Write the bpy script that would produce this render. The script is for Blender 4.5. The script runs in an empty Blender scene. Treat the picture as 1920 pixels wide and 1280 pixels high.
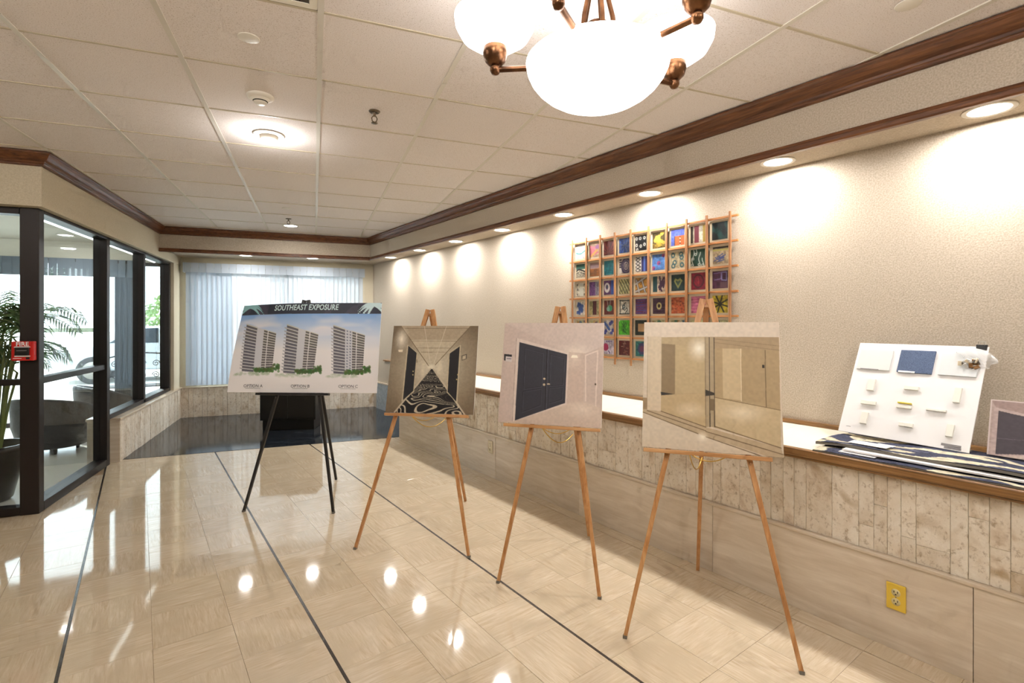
import bpy, bmesh, math, random
import numpy as np
from mathutils import Vector, Matrix

random.seed(11)
SC = bpy.context.scene
COL = SC.collection
R = math.radians
# ------------------------------------------------------------------ camera
H = 1.45
YAW = R(21.373)
cam_d = bpy.data.cameras.new('camera')
cam_d.sensor_width = 36.0
cam_d.lens = 36.0 * 948.0 / 1920.0
cam_d.shift_y = -36.0 / 1920.0
cam_d.clip_start = 0.05
cam = bpy.data.objects.new('camera', cam_d)
cam.location = (0, 0, H)
cam.rotation_euler = (R(90), 0, -YAW)
COL.objects.link(cam)
SC.camera = cam
# ------------------------------------------------------------------ view, world, sun
SC.view_settings.view_transform = 'Standard'
SC.view_settings.look = 'None'
SC.view_settings.gamma = 1.0
SC.view_settings.use_curve_mapping = False
SC.view_settings.exposure = 0.5
SC.cycles.max_bounces = 7
SC.cycles.diffuse_bounces = 4
SC.cycles.glossy_bounces = 3
SC.cycles.transmission_bounces = 3
SC.cycles.transparent_max_bounces = 16
SC.cycles.sample_clamp_indirect = 6.0
SC.cycles.use_adaptive_sampling = True
SC.cycles.adaptive_threshold = 0.1
SC.cycles.use_light_tree = False
SC.cycles.adaptive_min_samples = 12
SC.cycles.caustics_reflective = False
SC.cycles.caustics_refractive = False
W = bpy.data.worlds.new('world'); SC.world = W
W.use_nodes = True
bg = W.node_tree.nodes['Background']
bg.inputs['Color'].default_value = (0.86, 0.94, 1.0, 1)
bg.inputs['Strength'].default_value = 4.6
sun_d = bpy.data.lights.new('sun', 'SUN'); sun_d.energy = 5.0; sun_d.angle = R(1.0)
sun_d.color = (1, .96, .9)
sun = bpy.data.objects.new('sun', sun_d)
sun.rotation_euler = (R(-42), R(-22), 0)
sun.location = (-6, 16, 12)
COL.objects.link(sun)
CAN_W = 9.5         # wall washer cans
DOWN_W = 17.5        # ceiling downlights, the added unseen ones included
SHADE_E = 3.8        # glowing glass of the chandelier
# ------------------------------------------------------------------ frames
ANG = R(15.844)                      # the long right wall turns this far from the Y axis
def RW(r, s, z=0.0):                 # right wall frame: r towards the wall, s along it
    c, n = math.cos(ANG), math.sin(ANG)
    return Vector((r * c - s * n, r * n + s * c, z))
FANG = R(15.0)                       # floor tiling
CZ = 2.704                           # ceiling height
# ------------------------------------------------------------------ materials
MATS = {}
def srgb(r, g, b):
    f = lambda c: (c / 12.92 if c <= 0.04045 else ((c + 0.055) / 1.055) ** 2.4)
    return (f(r / 255), f(g / 255), f(b / 255), 1)
class NT:
    def __init__(self, name):
        self.m = bpy.data.materials.new(name); self.m.use_nodes = True
        self.t = self.m.node_tree; self.b = self.t.nodes['Principled BSDF']
        MATS[name] = self.m
    def n(self, typ, **kw):
        x = self.t.nodes.new(typ)
        for k, v in kw.items():
            if k in x.inputs: x.inputs[k].default_value = v
            else: setattr(x, k, v)
        return x
    def l(self, a, b): self.t.links.new(a, b)
    def coords(self, kind='Object', scale=(1, 1, 1), rnd=0.0):
        tc = self.n('ShaderNodeTexCoord'); mp = self.n('ShaderNodeMapping')
        mp.inputs['Scale'].default_value = scale
        self.l(tc.outputs[kind], mp.inputs['Vector'])
        if rnd:
            oi = self.n('ShaderNodeObjectInfo'); mu = self.n('ShaderNodeMath', operation='MULTIPLY')
            mu.inputs[1].default_value = rnd
            self.l(oi.outputs['Random'], mu.inputs[0])
            cb = self.n('ShaderNodeCombineXYZ')
            for i in range(3): self.l(mu.outputs[0], cb.inputs[i])
            self.l(cb.outputs[0], mp.inputs['Location'])
        return mp.outputs[0]
    def ramp(self, fac, stops):
        r = self.n('ShaderNodeValToRGB')
        e = r.color_ramp.elements
        while len(e) < len(stops): e.new(0.5)
        for i, (p, c) in enumerate(stops):
            e[i].position = p; e[i].color = c
        self.l(fac, r.inputs[0]); return r.outputs[0]
    def noise(self, vec, scale, detail=4, rough=0.55, dist=0.0):
        x = self.n('ShaderNodeTexNoise', Scale=scale, Detail=detail, Roughness=rough, Distortion=dist)
        self.l(vec, x.inputs['Vector']); return x.outputs[0]
    def bump(self, h, strength=0.3, dist=0.01):
        x = self.n('ShaderNodeBump', Strength=strength, Distance=dist)
        self.l(h, x.inputs['Height']); self.l(x.outputs[0], self.b.inputs['Normal'])
    def mix(self, fac, a, b, mode='MIX'):
        x = self.n('ShaderNodeMix', data_type='RGBA', blend_type=mode)
        if isinstance(fac, float): x.inputs[0].default_value = fac
        else: self.l(fac, x.inputs[0])
        for i, v in ((6, a), (7, b)):
            if isinstance(v, tuple): x.inputs[i].default_value = v
            else: self.l(v, x.inputs[i])
        return x.outputs[2]
    def base(self, c):
        if isinstance(c, tuple): self.b.inputs['Base Color'].default_value = c
        else: self.l(c, self.b.inputs['Base Color'])
    def set(self, **kw):
        for k, v in kw.items(): self.b.inputs[k.replace('_', ' ')].default_value = v
        return self
    def rand_tint(self, col, lo, hi):
        oi = self.n('ShaderNodeObjectInfo')
        r = self.ramp(oi.outputs['Random'], [(0, lo), (1, hi)])
        return self.mix(1.0, col, r, 'MULTIPLY')

def plain(name, col, rough=0.5, metal=0.0, spec=None, bump=None):
    m = NT(name); m.base(col); m.set(Roughness=rough, Metallic=metal)
    if spec is not None: m.b.inputs['Specular IOR Level'].default_value = spec
    if bump:
        v = m.coords(); m.bump(m.noise(v, bump[0], 3), bump[1], bump[2])
    return m.m
def emis(name, col, strength):
    m = NT(name); m.base(col); m.set(Roughness=0.4)
    m.b.inputs['Emission Color'].default_value = col
    m.b.inputs['Emission Strength'].default_value = strength
    return m.m
# travertine floor tile
m = NT('travertine'); v = m.coords(scale=(1, 1, 1), rnd=37.0)
mp = m.n('ShaderNodeMapping'); mp.inputs['Scale'].default_value = (4.5, 46, 6); m.l(v, mp.inputs[0])
n1 = m.noise(mp.outputs[0], 1.6, 4, .65, .6); n2 = m.noise(v, 7, 2)
c1 = m.ramp(n1, [(.25, srgb(188, 167, 136)), (.5, srgb(209, 192, 166)), (.75, srgb(225, 212, 190))])
c2 = m.mix(m.ramp(n2, [(.35, (0, 0, 0, 1)), (.75, (1, 1, 1, 1))]), c1, srgb(200, 184, 158))
m.base(m.rand_tint(c2, (.93, .92, .9, 1), (1, 1, 1, 1))); m.set(Roughness=.055); m.b.inputs['Specular IOR Level'].default_value = .55
# smooth travertine wall slab
m = NT('slab'); v = m.coords(scale=(1, 2.2, 18), rnd=11.0)
n1 = m.noise(v, 1.3, 4, .6, .8)
m.base(m.rand_tint(m.ramp(n1, [(.25, srgb(196, 179, 156)), (.55, srgb(211, 197, 177)), (.8, srgb(224, 213, 195))]), (.94, .93, .92, 1), (1, 1, 1, 1)))
m.set(Roughness=.25)
# rough stone strip
m = NT('rough_stone'); v = m.coords(scale=(1, 1, .85), rnd=53.0)
n1 = m.noise(v, 9, 4, .65, .4); n2 = m.noise(v, 42, 3, .7); n3 = m.noise(v, 4.5, 2, .5, 1.0)
c = m.ramp(n1, [(.3, srgb(198, 178, 154)), (.44, srgb(222, 210, 191)), (.7, srgb(236, 229, 216))])
c = m.mix(m.ramp(n3, [(.62, (0, 0, 0, 1)), (.72, (.75, .75, .75, 1))]), c, srgb(172, 146, 108))
c = m.mix(m.ramp(n2, [(.28, (.9, .9, .9, 1)), (.46, (0, 0, 0, 1))]), c, srgb(168, 148, 122))
m.base(m.rand_tint(c, (.85, .83, .80, 1), (1, 1, 1, 1))); m.set(Roughness=.75)
m.bump(n2, .6, .006)
# black granite
m = NT('granite'); v = m.coords()
n1 = m.noise(v, 60, 2, .7); n2 = m.noise(v, 3, 3, .6, 1.5)
c = m.ramp(n1, [(.4, srgb(14, 17, 22)), (.6, srgb(36, 42, 50)), (.75, srgb(84, 94, 104))])
c = m.mix(m.ramp(n2, [(.49, (0, 0, 0, 1)), (.5, (.35, .35, .35, 1)), (.51, (0, 0, 0, 1))]), c, srgb(150, 160, 170))
m.base(c); m.set(Roughness=.09)
m = NT('grey_stone'); v = m.coords(); n1 = m.noise(v, 22, 6, .7, .5)
m.base(m.ramp(n1, [(.3, srgb(120, 132, 142)), (.6, srgb(164, 174, 180)), (.8, srgb(196, 202, 204))])); m.set(Roughness=.4); m.bump(n1, .3, .004)
# walls
def wallmat(name, a, b, sc=130):
    m = NT(name); v = m.coords(); n1 = m.noise(v, sc, 1, .7); n2 = m.noise(v, 2.2, 1)
    c = m.ramp(n1, [(.3, a), (.7, b)])
    m.base(m.mix(m.ramp(n2, [(.3, (0, 0, 0, 1)), (.8, (.25, .25, .25, 1))]), c, a)); m.set(Roughness=.85)
    m.b.inputs['Specular IOR Level'].default_value = .2
    m.bump(n1, .25, .003); return m.m
wallmat('wallpaper', srgb(174, 161, 143), srgb(200, 188, 171))
wallmat('plaster', srgb(198, 187, 162), srgb(214, 204, 182))
m = NT('ceiling_tile'); v = m.coords(rnd=19.0); n1 = m.noise(v, 210, 1, .7)
c = m.ramp(n1, [(.27, srgb(190, 178, 168)), (.38, srgb(236, 228, 224)), (.7, srgb(244, 238, 236))])
m.base(m.rand_tint(c, (.95, .945, .94, 1), (1, 1, 1, 1))); m.set(Roughness=.9); m.b.inputs['Specular IOR Level'].default_value = .15
plain('grid_metal', srgb(220, 214, 202), .35)
plain('grid_tan', srgb(196, 184, 160), .5)
# woods
def wood(name, a, b, c, scale, rough=.35):
    m = NT(name); v = m.coords(scale=scale, rnd=23.0); n1 = m.noise(v, 1.5, 3, .62, .5)
    m.base(m.ramp(n1, [(.28, a), (.5, b), (.74, c)])); m.set(Roughness=rough); return m.m
wood('crown_wood', srgb(62, 34, 18), srgb(98, 58, 32), srgb(128, 82, 48), (12, 1.4, 60))
wood('nosing_wood', srgb(96, 66, 34), srgb(134, 96, 54), srgb(162, 122, 76), (24, 1.2, 60))
wood('easel_wood', srgb(158, 106, 60), srgb(186, 134, 84), srgb(206, 160, 110), (30, 30, 2.5))
wood('ledge_wood', srgb(164, 114, 66), srgb(190, 140, 90), srgb(208, 164, 114), (2.5, 40, 40))
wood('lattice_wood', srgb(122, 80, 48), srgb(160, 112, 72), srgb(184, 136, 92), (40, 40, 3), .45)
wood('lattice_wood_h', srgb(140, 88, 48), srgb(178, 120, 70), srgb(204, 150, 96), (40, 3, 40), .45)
plain('black_paint', srgb(24, 22, 22), .35)
plain('black_cabinet', srgb(18, 16, 15), .3, bump=(40, .05, .002))
plain('black_strip', srgb(62, 53, 44), .25)
plain('grout', srgb(150, 126, 96), .8)
plain('frame_bronze', srgb(40, 34, 32), .42, .35, bump=(60, .03, .001))
plain('white_plastic', srgb(232, 226, 214), .4)
plain('steel', srgb(150, 146, 138), .28, 1.0)
plain('brass', srgb(214, 176, 88), .3, 1.0)
plain('chrome_dark', srgb(120, 108, 92), .3, 1.0)
m = NT('bronze'); v = m.coords(); n1 = m.noise(v, 18, 4)
m.base(m.ramp(n1, [(.3, srgb(74, 48, 32)), (.7, srgb(136, 94, 62))])); m.set(Roughness=.3, Metallic=.85)
plain('cream_laminate', srgb(236, 230, 212), .45, bump=(150, .08, .002))
plain('cream_panel', srgb(222, 210, 184), .6)
plain('art_backing', srgb(176, 162, 136), .7)
m = NT('painting'); at = m.n('ShaderNodeAttribute'); at.attribute_name = 'Col'
m.base(m.mix(1.0, at.outputs['Color'], (.62, .60, .56, 1), 'MULTIPLY')); m.set(Roughness=.5)
plain('foam_white', srgb(222, 220, 218), .6)
plain('board_white', srgb(222, 220, 218), .55)
plain('sample_white', srgb(206, 206, 202), .5)
plain('sample_grey', srgb(204, 207, 207), .45)
plain('sample_cream', srgb(222, 219, 208), .4)
m = NT('sample_blue'); v = m.coords(); n1 = m.noise(v, 380, 2, .7); m.base(m.ramp(n1, [(.35, srgb(46, 62, 92)), (.65, srgb(84, 102, 132))])); m.set(Roughness=.6)
plain('sample_yellow', srgb(214, 190, 70), .4)
plain('rubber_grey', srgb(112, 106, 96), .7)
plain('outlet_yellow', srgb(226, 190, 64), .35)
plain('outlet_ivory', srgb(214, 200, 150), .4)
plain('outlet_tan', srgb(208, 196, 168), .4)
plain('slot_dark', srgb(30, 26, 22), .6)
plain('fire_red', srgb(200, 30, 26), .35)
plain('ink_white', srgb(240, 246, 246), .5)
plain('ink_pale', srgb(214, 240, 244), .5)
plain('ink_dark', srgb(52, 50, 56), .6)
plain('ink_grey', srgb(120, 116, 116), .6)
plain('lounge_floor', srgb(222, 216, 206), .2)
plain('lounge_ceiling', srgb(196, 192, 180), .9)
plain('lounge_wall', srgb(214, 210, 196), .9)
plain('concrete', srgb(205, 203, 198), .9, bump=(20, .1, .01))
m = NT('wicker'); v = m.coords(scale=(1, 1, 1)); n1 = m.noise(v, 90, 3, .6); m.base(m.ramp(n1, [(.35, srgb(10, 11, 14)), (.7, srgb(34, 37, 42))])); m.set(Roughness=.55); m.bump(n1, .6, .006)
plain('cushion_dark', srgb(28, 31, 36), .8, bump=(60, .2, .003))
plain('pot_black', srgb(26, 26, 28), .3)
plain('soil', srgb(64, 48, 36), .95, bump=(50, .8, .01))
plain('car_paint', srgb(188, 194, 198), .18, .3)
plain('car_glass', srgb(40, 48, 56), .08)
plain('tyre', srgb(30, 30, 32), .8)
plain('iron', srgb(34, 32, 34), .5, .6)
plain('gate_green', srgb(96, 104, 76), .7)
m = NT('leaf_palm'); v = m.coords(rnd=9.0); n1 = m.noise(v, 12, 3)
m.base(m.ramp(n1, [(.3, srgb(38, 74, 34)), (.7, srgb(96, 140, 64))])); m.set(Roughness=.45)
plain('palm_stem', srgb(120, 130, 70), .6)
m = NT('leaf_bush'); v = m.coords(); n1 = m.noise(v, 6, 3)
m.base(m.ramp(n1, [(.3, srgb(86, 122, 66)), (.7, srgb(150, 176, 110))])); m.set(Roughness=.6)
# glass: clear pane with a Fresnel reflection
m = NT('glass'); t = m.t
lwt = m.n('ShaderNodeLayerWeight', Blend=.5); pw = m.n('ShaderNodeMath', operation='POWER'); pw.inputs[1].default_value = 5.0; m.l(lwt.outputs['Facing'], pw.inputs[0])
fr = m.n('ShaderNodeMath', operation='MULTIPLY_ADD'); fr.inputs[1].default_value = .6; fr.inputs[2].default_value = .035; m.l(pw.outputs[0], fr.inputs[0])
tr = m.n('ShaderNodeBsdfTransparent'); gl = m.n('ShaderNodeBsdfGlossy', Roughness=.02)
tr.inputs[0].default_value = (.93, .96, .96, 1)
mx = m.n('ShaderNodeMixShader'); m.l(fr.outputs[0], mx.inputs[0]); m.l(tr.outputs[0], mx.inputs[1]); m.l(gl.outputs[0], mx.inputs[2])
m.l(mx.outputs[0], t.nodes['Material Output'].inputs['Surface'])
# clear plastic bag
m = NT('bag_plastic'); t = m.t
tr = m.n('ShaderNodeBsdfTransparent'); mx = m.n('ShaderNodeMixShader', Fac=.3)
m.base(srgb(240, 240, 240)); m.set(Roughness=.12)
m.l(tr.outputs[0], mx.inputs[1]); m.l(m.b.outputs[0], mx.inputs[2]); m.l(mx.outputs[0], t.nodes['Material Output'].inputs['Surface'])
# blind vane: translucent woven fabric
def vane(name, col, tfac, seethru):
    m = NT(name); t = m.t
    df = m.n('ShaderNodeBsdfDiffuse'); tl = m.n('ShaderNodeBsdfTranslucent'); tp = m.n('ShaderNodeBsdfTransparent')
    df.inputs[0].default_value = col; tl.inputs[0].default_value = col
    a = m.n('ShaderNodeMixShader', Fac=tfac); m.l(df.outputs[0], a.inputs[1]); m.l(tl.outputs[0], a.inputs[2])
    b = m.n('ShaderNodeMixShader', Fac=seethru); m.l(a.outputs[0], b.inputs[1]); m.l(tp.outputs[0], b.inputs[2])
    m.l(b.outputs[0], t.nodes['Material Output'].inputs['Surface'])
vane('blind_fabric', srgb(222, 226, 230), .36, .10)
vane('blind_dense', srgb(206, 214, 222), .4, .03)
vane('blind_dark', srgb(112, 122, 132), .25, .02)
# glowing fittings
emis('shade_glass', (1, .98, .955, 1), SHADE_E)
emis('lens_glow', (1, .97, .92, 1), 9.0)
emis('fluoro', (.95, .98, 1, 1), 4.0)
m = NT('print'); at = m.n('ShaderNodeAttribute'); at.attribute_name = 'Col'
m.base(at.outputs['Color']); m.set(Roughness=.42); m.b.inputs['Specular IOR Level'].default_value = .35
m = NT('carpet'); at = m.n('ShaderNodeAttribute'); at.attribute_name = 'Col'
m.base(at.outputs['Color']); m.set(Roughness=.95); v = m.coords(); n1 = m.noise(v, 420, 2); m.bump(n1, .9, .006)

# ------------------------------------------------------------------ mesh helpers
def link(o, parent=None):
    COL.objects.link(o)
    if parent is not None: o.parent = parent
    return o
def meta(o, label=None, cat=None, group=None, kind=None):
    if label: o['label'] = label
    if cat: o['category'] = cat
    if group: o['group'] = group
    if kind: o['kind'] = kind
    return o
def empty(name, loc=(0, 0, 0), rz=0.0):
    o = bpy.data.objects.new(name, None); o.empty_display_size = .1
    o.location = loc; o.rotation_euler = (0, 0, rz); return link(o)
class MB:
    def __init__(self): self.v = []; self.f = []; self.sm = []
    def add(self, vs, fs, smooth=False):
        k = len(self.v); self.v += [tuple(x) for x in vs]
        self.f += [tuple(i + k for i in q) for q in fs]; self.sm += [smooth] * len(fs); return self
    def box(self, lo, hi, bev=0.0):
        x0, y0, z0 = lo; x1, y1, z1 = hi
        vs = [(x, y, z) for z in (z0, z1) for x, y in ((x0, y0), (x1, y0), (x1, y1), (x0, y1))]
        return self.add(vs, [(0, 3, 2, 1), (4, 5, 6, 7), (0, 1, 5, 4), (1, 2, 6, 5), (2, 3, 7, 6), (3, 0, 4, 7)])
    def bar(self, a, b, w, h, up=(0, 0, 1), w2=None, h2=None):
        a = Vector(a); b = Vector(b); d = (b - a).normalized(); u = Vector(up)
        x = d.cross(u)
        if x.length < 1e-5: x = d.cross(Vector((1, 0, 0)))
        x.normalize(); y = x.cross(d).normalized()
        w2 = w if w2 is None else w2; h2 = h if h2 is None else h2
        vs = []
        for p, ww, hh in ((a, w, h), (b, w2, h2)):
            for sx, sy in ((-1, -1), (1, -1), (1, 1), (-1, 1)): vs.append(p + x * sx * ww / 2 + y * sy * hh / 2)
        return self.add(vs, [(0, 1, 2, 3), (7, 6, 5, 4), (0, 4, 5, 1), (1, 5, 6, 2), (2, 6, 7, 3), (3, 7, 4, 0)])
    def tube(self, pts, r, n=8, cap=True):
        pts = [Vector(p) for p in pts]; k = len(pts)
        rs = r if isinstance(r, (list, tuple)) else [r] * k
        vs = []; prev = None
        for i, p in enumerate(pts):
            d = (pts[min(i + 1, k - 1)] - pts[max(i - 1, 0)]).normalized()
            if prev is None:
                u = d.cross(Vector((0, 0, 1)))
                if u.length < 1e-3: u = d.cross(Vector((1, 0, 0)))
            else: u = prev - d * prev.dot(d)
            u.normalize(); prev = u; w = d.cross(u)
            for j in range(n):
                a = 2 * math.pi * j / n; vs.append(p + (u * math.cos(a) + w * math.sin(a)) * rs[i])
        fs = [(i * n + j, i * n + (j + 1) % n, (i + 1) * n + (j + 1) % n, (i + 1) * n + j) for i in range(k - 1) for j in range(n)]
        self.add(vs, fs, True)
        if cap: self.add(vs[:n], [tuple(range(n))[::-1]]); self.add(vs[-n:], [tuple(range(n))])
        return self
    def lathe(self, prof, n=24, c=(0, 0, 0), smooth=True, close=False, a0=0.0, a1=2 * math.pi):
        full = abs(a1 - a0 - 2 * math.pi) < 1e-6; m_ = n if full else n + 1
        vs = []
        for r, z in prof:
            for j in range(m_):
                a = a0 + (a1 - a0) * j / n; vs.append((c[0] + r * math.cos(a), c[1] + r * math.sin(a), c[2] + z))
        fs = []
        k = len(prof)
        for i in range(k if close else k - 1):
            for j in range(n):
                j2 = (j + 1) % m_; i2 = (i + 1) % k
                fs.append((i * m_ + j, i * m_ + j2, i2 * m_ + j2, i2 * m_ + j))
        return self.add(vs, fs, smooth)
    def prism(self, poly, z0, z1, axis='z'):
        n = len(poly); mk = {'z': lambda p, t: (p[0], p[1], t), 'y': lambda p, t: (p[0], t, p[1]), 'x': lambda p, t: (t, p[0], p[1])}[axis]
        vs = [mk(p, z0) for p in poly] + [mk(p, z1) for p in poly]
        fs = [tuple(range(n))[::-1], tuple(range(n, 2 * n))] + [(i, (i + 1) % n, n + (i + 1) % n, n + i) for i in range(n)]
        return self.add(vs, fs)
    def mesh(self, name):
        me = bpy.data.meshes.new(name); me.from_pydata(self.v, [], self.f)
        me.polygons.foreach_set('use_smooth', self.sm); me.validate()
        bm = bmesh.new(); bm.from_mesh(me); bmesh.ops.recalc_face_normals(bm, faces=bm.faces); bm.to_mesh(me); bm.free()
        me.update(); return me
    def build(self, name, mat, parent=None, bevel=0.0, loc=None, rot=None, seg=2):
        me = self.mesh(name); me.materials.append(MATS[mat] if isinstance(mat, str) else mat)
        o = bpy.data.objects.new(name, me); link(o, parent)
        if loc is not None: o.location = loc
        if rot is not None: o.rotation_euler = rot
        if bevel:
            b = o.modifiers.new('bevel', 'BEVEL'); b.width = bevel; b.segments = seg; b.limit_method = 'ANGLE'; b.angle_limit = R(40)
        return o
def Box(name, lo, hi, mat, parent=None, bevel=0.0, loc=None, rot=None):
    return MB().box(lo, hi).build(name, mat, parent, bevel, loc, rot)
def inst(src, parent=None, loc=None, rot=None, scale=None):
    o = src.copy(); COL.objects.link(o); o.parent = parent
    if loc is not None: o.location = loc
    if rot is not None: o.rotation_euler = rot
    if scale is not None: o.scale = scale
    return o
def copy_tree(o, parent=None):
    c = o.copy(); COL.objects.link(c); c.parent = parent
    for ch in [x for x in bpy.data.objects if x.parent is o]:
        copy_tree(ch, c)
    return c
def struct(o, label, cat):
    return meta(o, label, cat, kind='structure')
def text_mesh(txt, size, align='CENTER', bold=0.0, shear=0.0, space=1.0):
    cu = bpy.data.curves.new('lettering', 'FONT'); cu.body = txt; cu.size = size; cu.align_x = align; cu.align_y = 'CENTER'
    cu.offset = bold; cu.shear = shear; cu.space_character = space; cu.resolution_u = 3
    ob = bpy.data.objects.new('lettering', cu); COL.objects.link(ob)
    bpy.context.view_layer.update()
    me = bpy.data.meshes.new_from_object(ob.evaluated_get(bpy.context.evaluated_depsgraph_get()))
    bpy.data.objects.remove(ob); bpy.data.curves.remove(cu)
    return me
# ------------------------------------------------------------------ picture painting (flat prints as vertex colours)
def vnoise(U, V, n, seed, ny=None):
    rg = np.random.default_rng(seed); ny = ny or n
    g = rg.random((ny + 2, n + 2))
    x = np.clip(U, 0, 1) * n; y = np.clip(V, 0, 1) * ny
    i = x.astype(int); j = y.astype(int); fx = x - i; fy = y - j
    fx = fx * fx * (3 - 2 * fx); fy = fy * fy * (3 - 2 * fy)
    return (g[j, i] * (1 - fx) + g[j, i + 1] * fx) * (1 - fy) + (g[j + 1, i] * (1 - fx) + g[j + 1, i + 1] * fx) * fy
def homog(src):
    dst = [(0, 0), (1, 0), (1, 1), (0, 1)]; A = []; b = []
    for (x, y), (u, v_) in zip(src, dst):
        A.append([x, y, 1, 0, 0, 0, -u * x, -u * y]); b.append(u)
        A.append([0, 0, 0, x, y, 1, -v_ * x, -v_ * y]); b.append(v_)
    h = np.append(np.linalg.solve(np.array(A, float), np.array(b, float)), 1).reshape(3, 3)
    def f(p):
        q = h @ np.array([p[0], p[1], 1.0]); return (q[0] / q[2], q[1] / q[2])
    return f
class Canvas:
    def __init__(self, w, h, col, ss=2, hom=None):
        self.w, self.h, self.ss = w, h, ss
        x = (np.arange((w + 1) * ss) + .5) / ((w + 1) * ss); y = (np.arange((h + 1) * ss) + .5) / ((h + 1) * ss)
        self.U, self.V = np.meshgrid(x, y)
        self.c = np.empty(self.U.shape + (3,)); self.c[:] = np.array(col) / 255.0
        self.f = hom or (lambda p: p)
    def put(self, mask, col, a=1.0):
        mk = np.asarray(mask, float) * a
        cc = np.asarray(col, float)
        if cc.max() > 1.5: cc = cc / 255.0
        self.c = self.c * (1 - mk[..., None]) + cc * mk[..., None]; return self
    def pm(self, pts):
        P = [self.f(p) for p in pts]; m_ = np.zeros(self.U.shape, bool)
        for (x0, y0), (x1, y1) in zip(P, P[1:] + P[:1]):
            if y0 == y1: continue
            t = (self.V - y0) / (y1 - y0)
            m_ ^= (t >= 0) & (t < 1) & (self.U < x0 + t * (x1 - x0))
        return m_
    def poly(self, pts, col, a=1.0):
        P = [self.f(p) for p in pts]; us = [p[0] for p in P]; vs = [p[1] for p in P]; sl = self.win(min(us), min(vs), max(us), max(vs))
        if sl is None: return self
        U, V = self.U[sl], self.V[sl]; m_ = np.zeros(U.shape, bool)
        for (x0, y0), (x1, y1) in zip(P, P[1:] + P[:1]):
            if y0 == y1: continue
            t = (V - y0) / (y1 - y0); m_ ^= (t >= 0) & (t < 1) & (U < x0 + t * (x1 - x0))
        return self.putw(sl, m_, col, a)
    def line(self, p, q, w, col, a=1.0):
        (x0, y0), (x1, y1) = self.f(p), self.f(q); asp = self.h / self.w
        dx, dy = x1 - x0, (y1 - y0) * asp; L = dx * dx + dy * dy + 1e-12
        wv = w / asp
        sl = self.win(min(x0, x1) - w, min(y0, y1) - wv, max(x0, x1) + w, max(y0, y1) + wv)
        if sl is None: return self
        ux, uy = self.U[sl] - x0, (self.V[sl] - y0) * asp
        t = np.clip((ux * dx + uy * dy) / L, 0, 1)
        return self.putw(sl, np.hypot(ux - t * dx, uy - t * dy) < w / 2, col, a)
    def win(self, u0, v0, u1, v1):
        H_, W_ = self.U.shape
        a = max(0, int(u0 * W_) - 2); b = min(W_, int(u1 * W_) + 3); c = max(0, int(v0 * H_) - 2); d = min(H_, int(v1 * H_) + 3)
        if b <= a or d <= c: return None
        return (slice(c, d), slice(a, b))
    def putw(self, sl, mask, col, a):
        mk = (np.asarray(mask, float) * a)[..., None]; cc = np.asarray(col, float)
        if cc.max() > 1.5: cc = cc / 255.0
        self.c[sl] = self.c[sl] * (1 - mk) + cc * mk; return self
    def path(self, pts, w, col, a=1.0):
        for p, q in zip(pts, pts[1:]): self.line(p, q, w, col, a)
        return self
    def ell(self, c, rx, ry, col, a=1.0, soft=False, ring=None):
        x, y = self.f(c); k = 1 + (ring or 0); sl = self.win(x - rx * k, y - ry * k, x + rx * k, y + ry * k)
        if sl is None: return self
        d = np.hypot((self.U[sl] - x) / rx, (self.V[sl] - y) / ry)
        if soft: return self.putw(sl, np.clip(1 - d, 0, 1) ** 1.3, col, a)
        if ring: return self.putw(sl, np.abs(d - 1) < ring, col, a)
        return self.putw(sl, d < 1, col, a)
    def rect(self, u0, v0, u1, v1, col, a=1.0):
        return self.put((self.U >= u0) & (self.U < u1) & (self.V >= v0) & (self.V < v1), col, a)
    def grad(self, mask, c0, c1, t):
        c0 = np.array(c0) / 255.; c1 = np.array(c1) / 255.; t = np.clip(t, 0, 1)[..., None]
        col = c0 * (1 - t) + c1 * t; mk = np.asarray(mask, float)[..., None]
        self.c = self.c * (1 - mk) + col * mk; return self
    def mottle(self, amt, n, seed, ny=None):
        k = (vnoise(self.U, self.V, n, seed, ny) - .5) * 2 * amt; self.c = np.clip(self.c * (1 + k[..., None]), 0, 1); return self
    def out(self):
        s = self.ss; c = self.c.reshape(self.h + 1, s, self.w + 1, s, 3).mean((1, 3))
        return np.where(c <= .04045, c / 12.92, ((c + .055) / 1.055) ** 2.4)
def picture(cv, sx, sz, name='print', mat='print', bend=None, x0=None, y=0.0, z0=0.0, parent=None):
    """upright sheet: x from x0, z from z0 upward, facing -y"""
    w, h = cv.w, cv.h; lin = cv.out()
    x0 = -sx / 2 if x0 is None else x0
    gx = x0 + np.arange(w + 1) / w * sx; gz = z0 + (1 - np.arange(h + 1) / h) * sz
    X, Z = np.meshgrid(gx, gz); Y = np.full(X.shape, y)
    if bend is not None: Y = Y + bend(X, Z)
    co = np.stack([X, Y, Z], -1).reshape(-1, 3).astype(np.float32)
    i = np.arange(h)[:, None] * (w + 1) + np.arange(w)[None]
    q = np.stack([i, i + w + 1, i + w + 2, i + 1], -1).reshape(-1, 4).astype(np.int32)
    me = bpy.data.meshes.new(name); me.vertices.add(len(co)); me.vertices.foreach_set('co', co.ravel())
    me.loops.add(q.size); me.loops.foreach_set('vertex_index', q.ravel())
    me.polygons.add(len(q)); me.polygons.foreach_set('loop_start', np.arange(0, q.size, 4, dtype=np.int32))
    at = me.color_attributes.new('Col', 'FLOAT_COLOR', 'POINT')
    at.data.foreach_set('color', np.concatenate([lin.reshape(-1, 3), np.ones((len(co), 1))], 1).astype(np.float32).ravel())
    me.update(calc_edges=True); me.validate(); me.materials.append(MATS[mat])
    o = bpy.data.objects.new(name, me); return link(o, parent)

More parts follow.
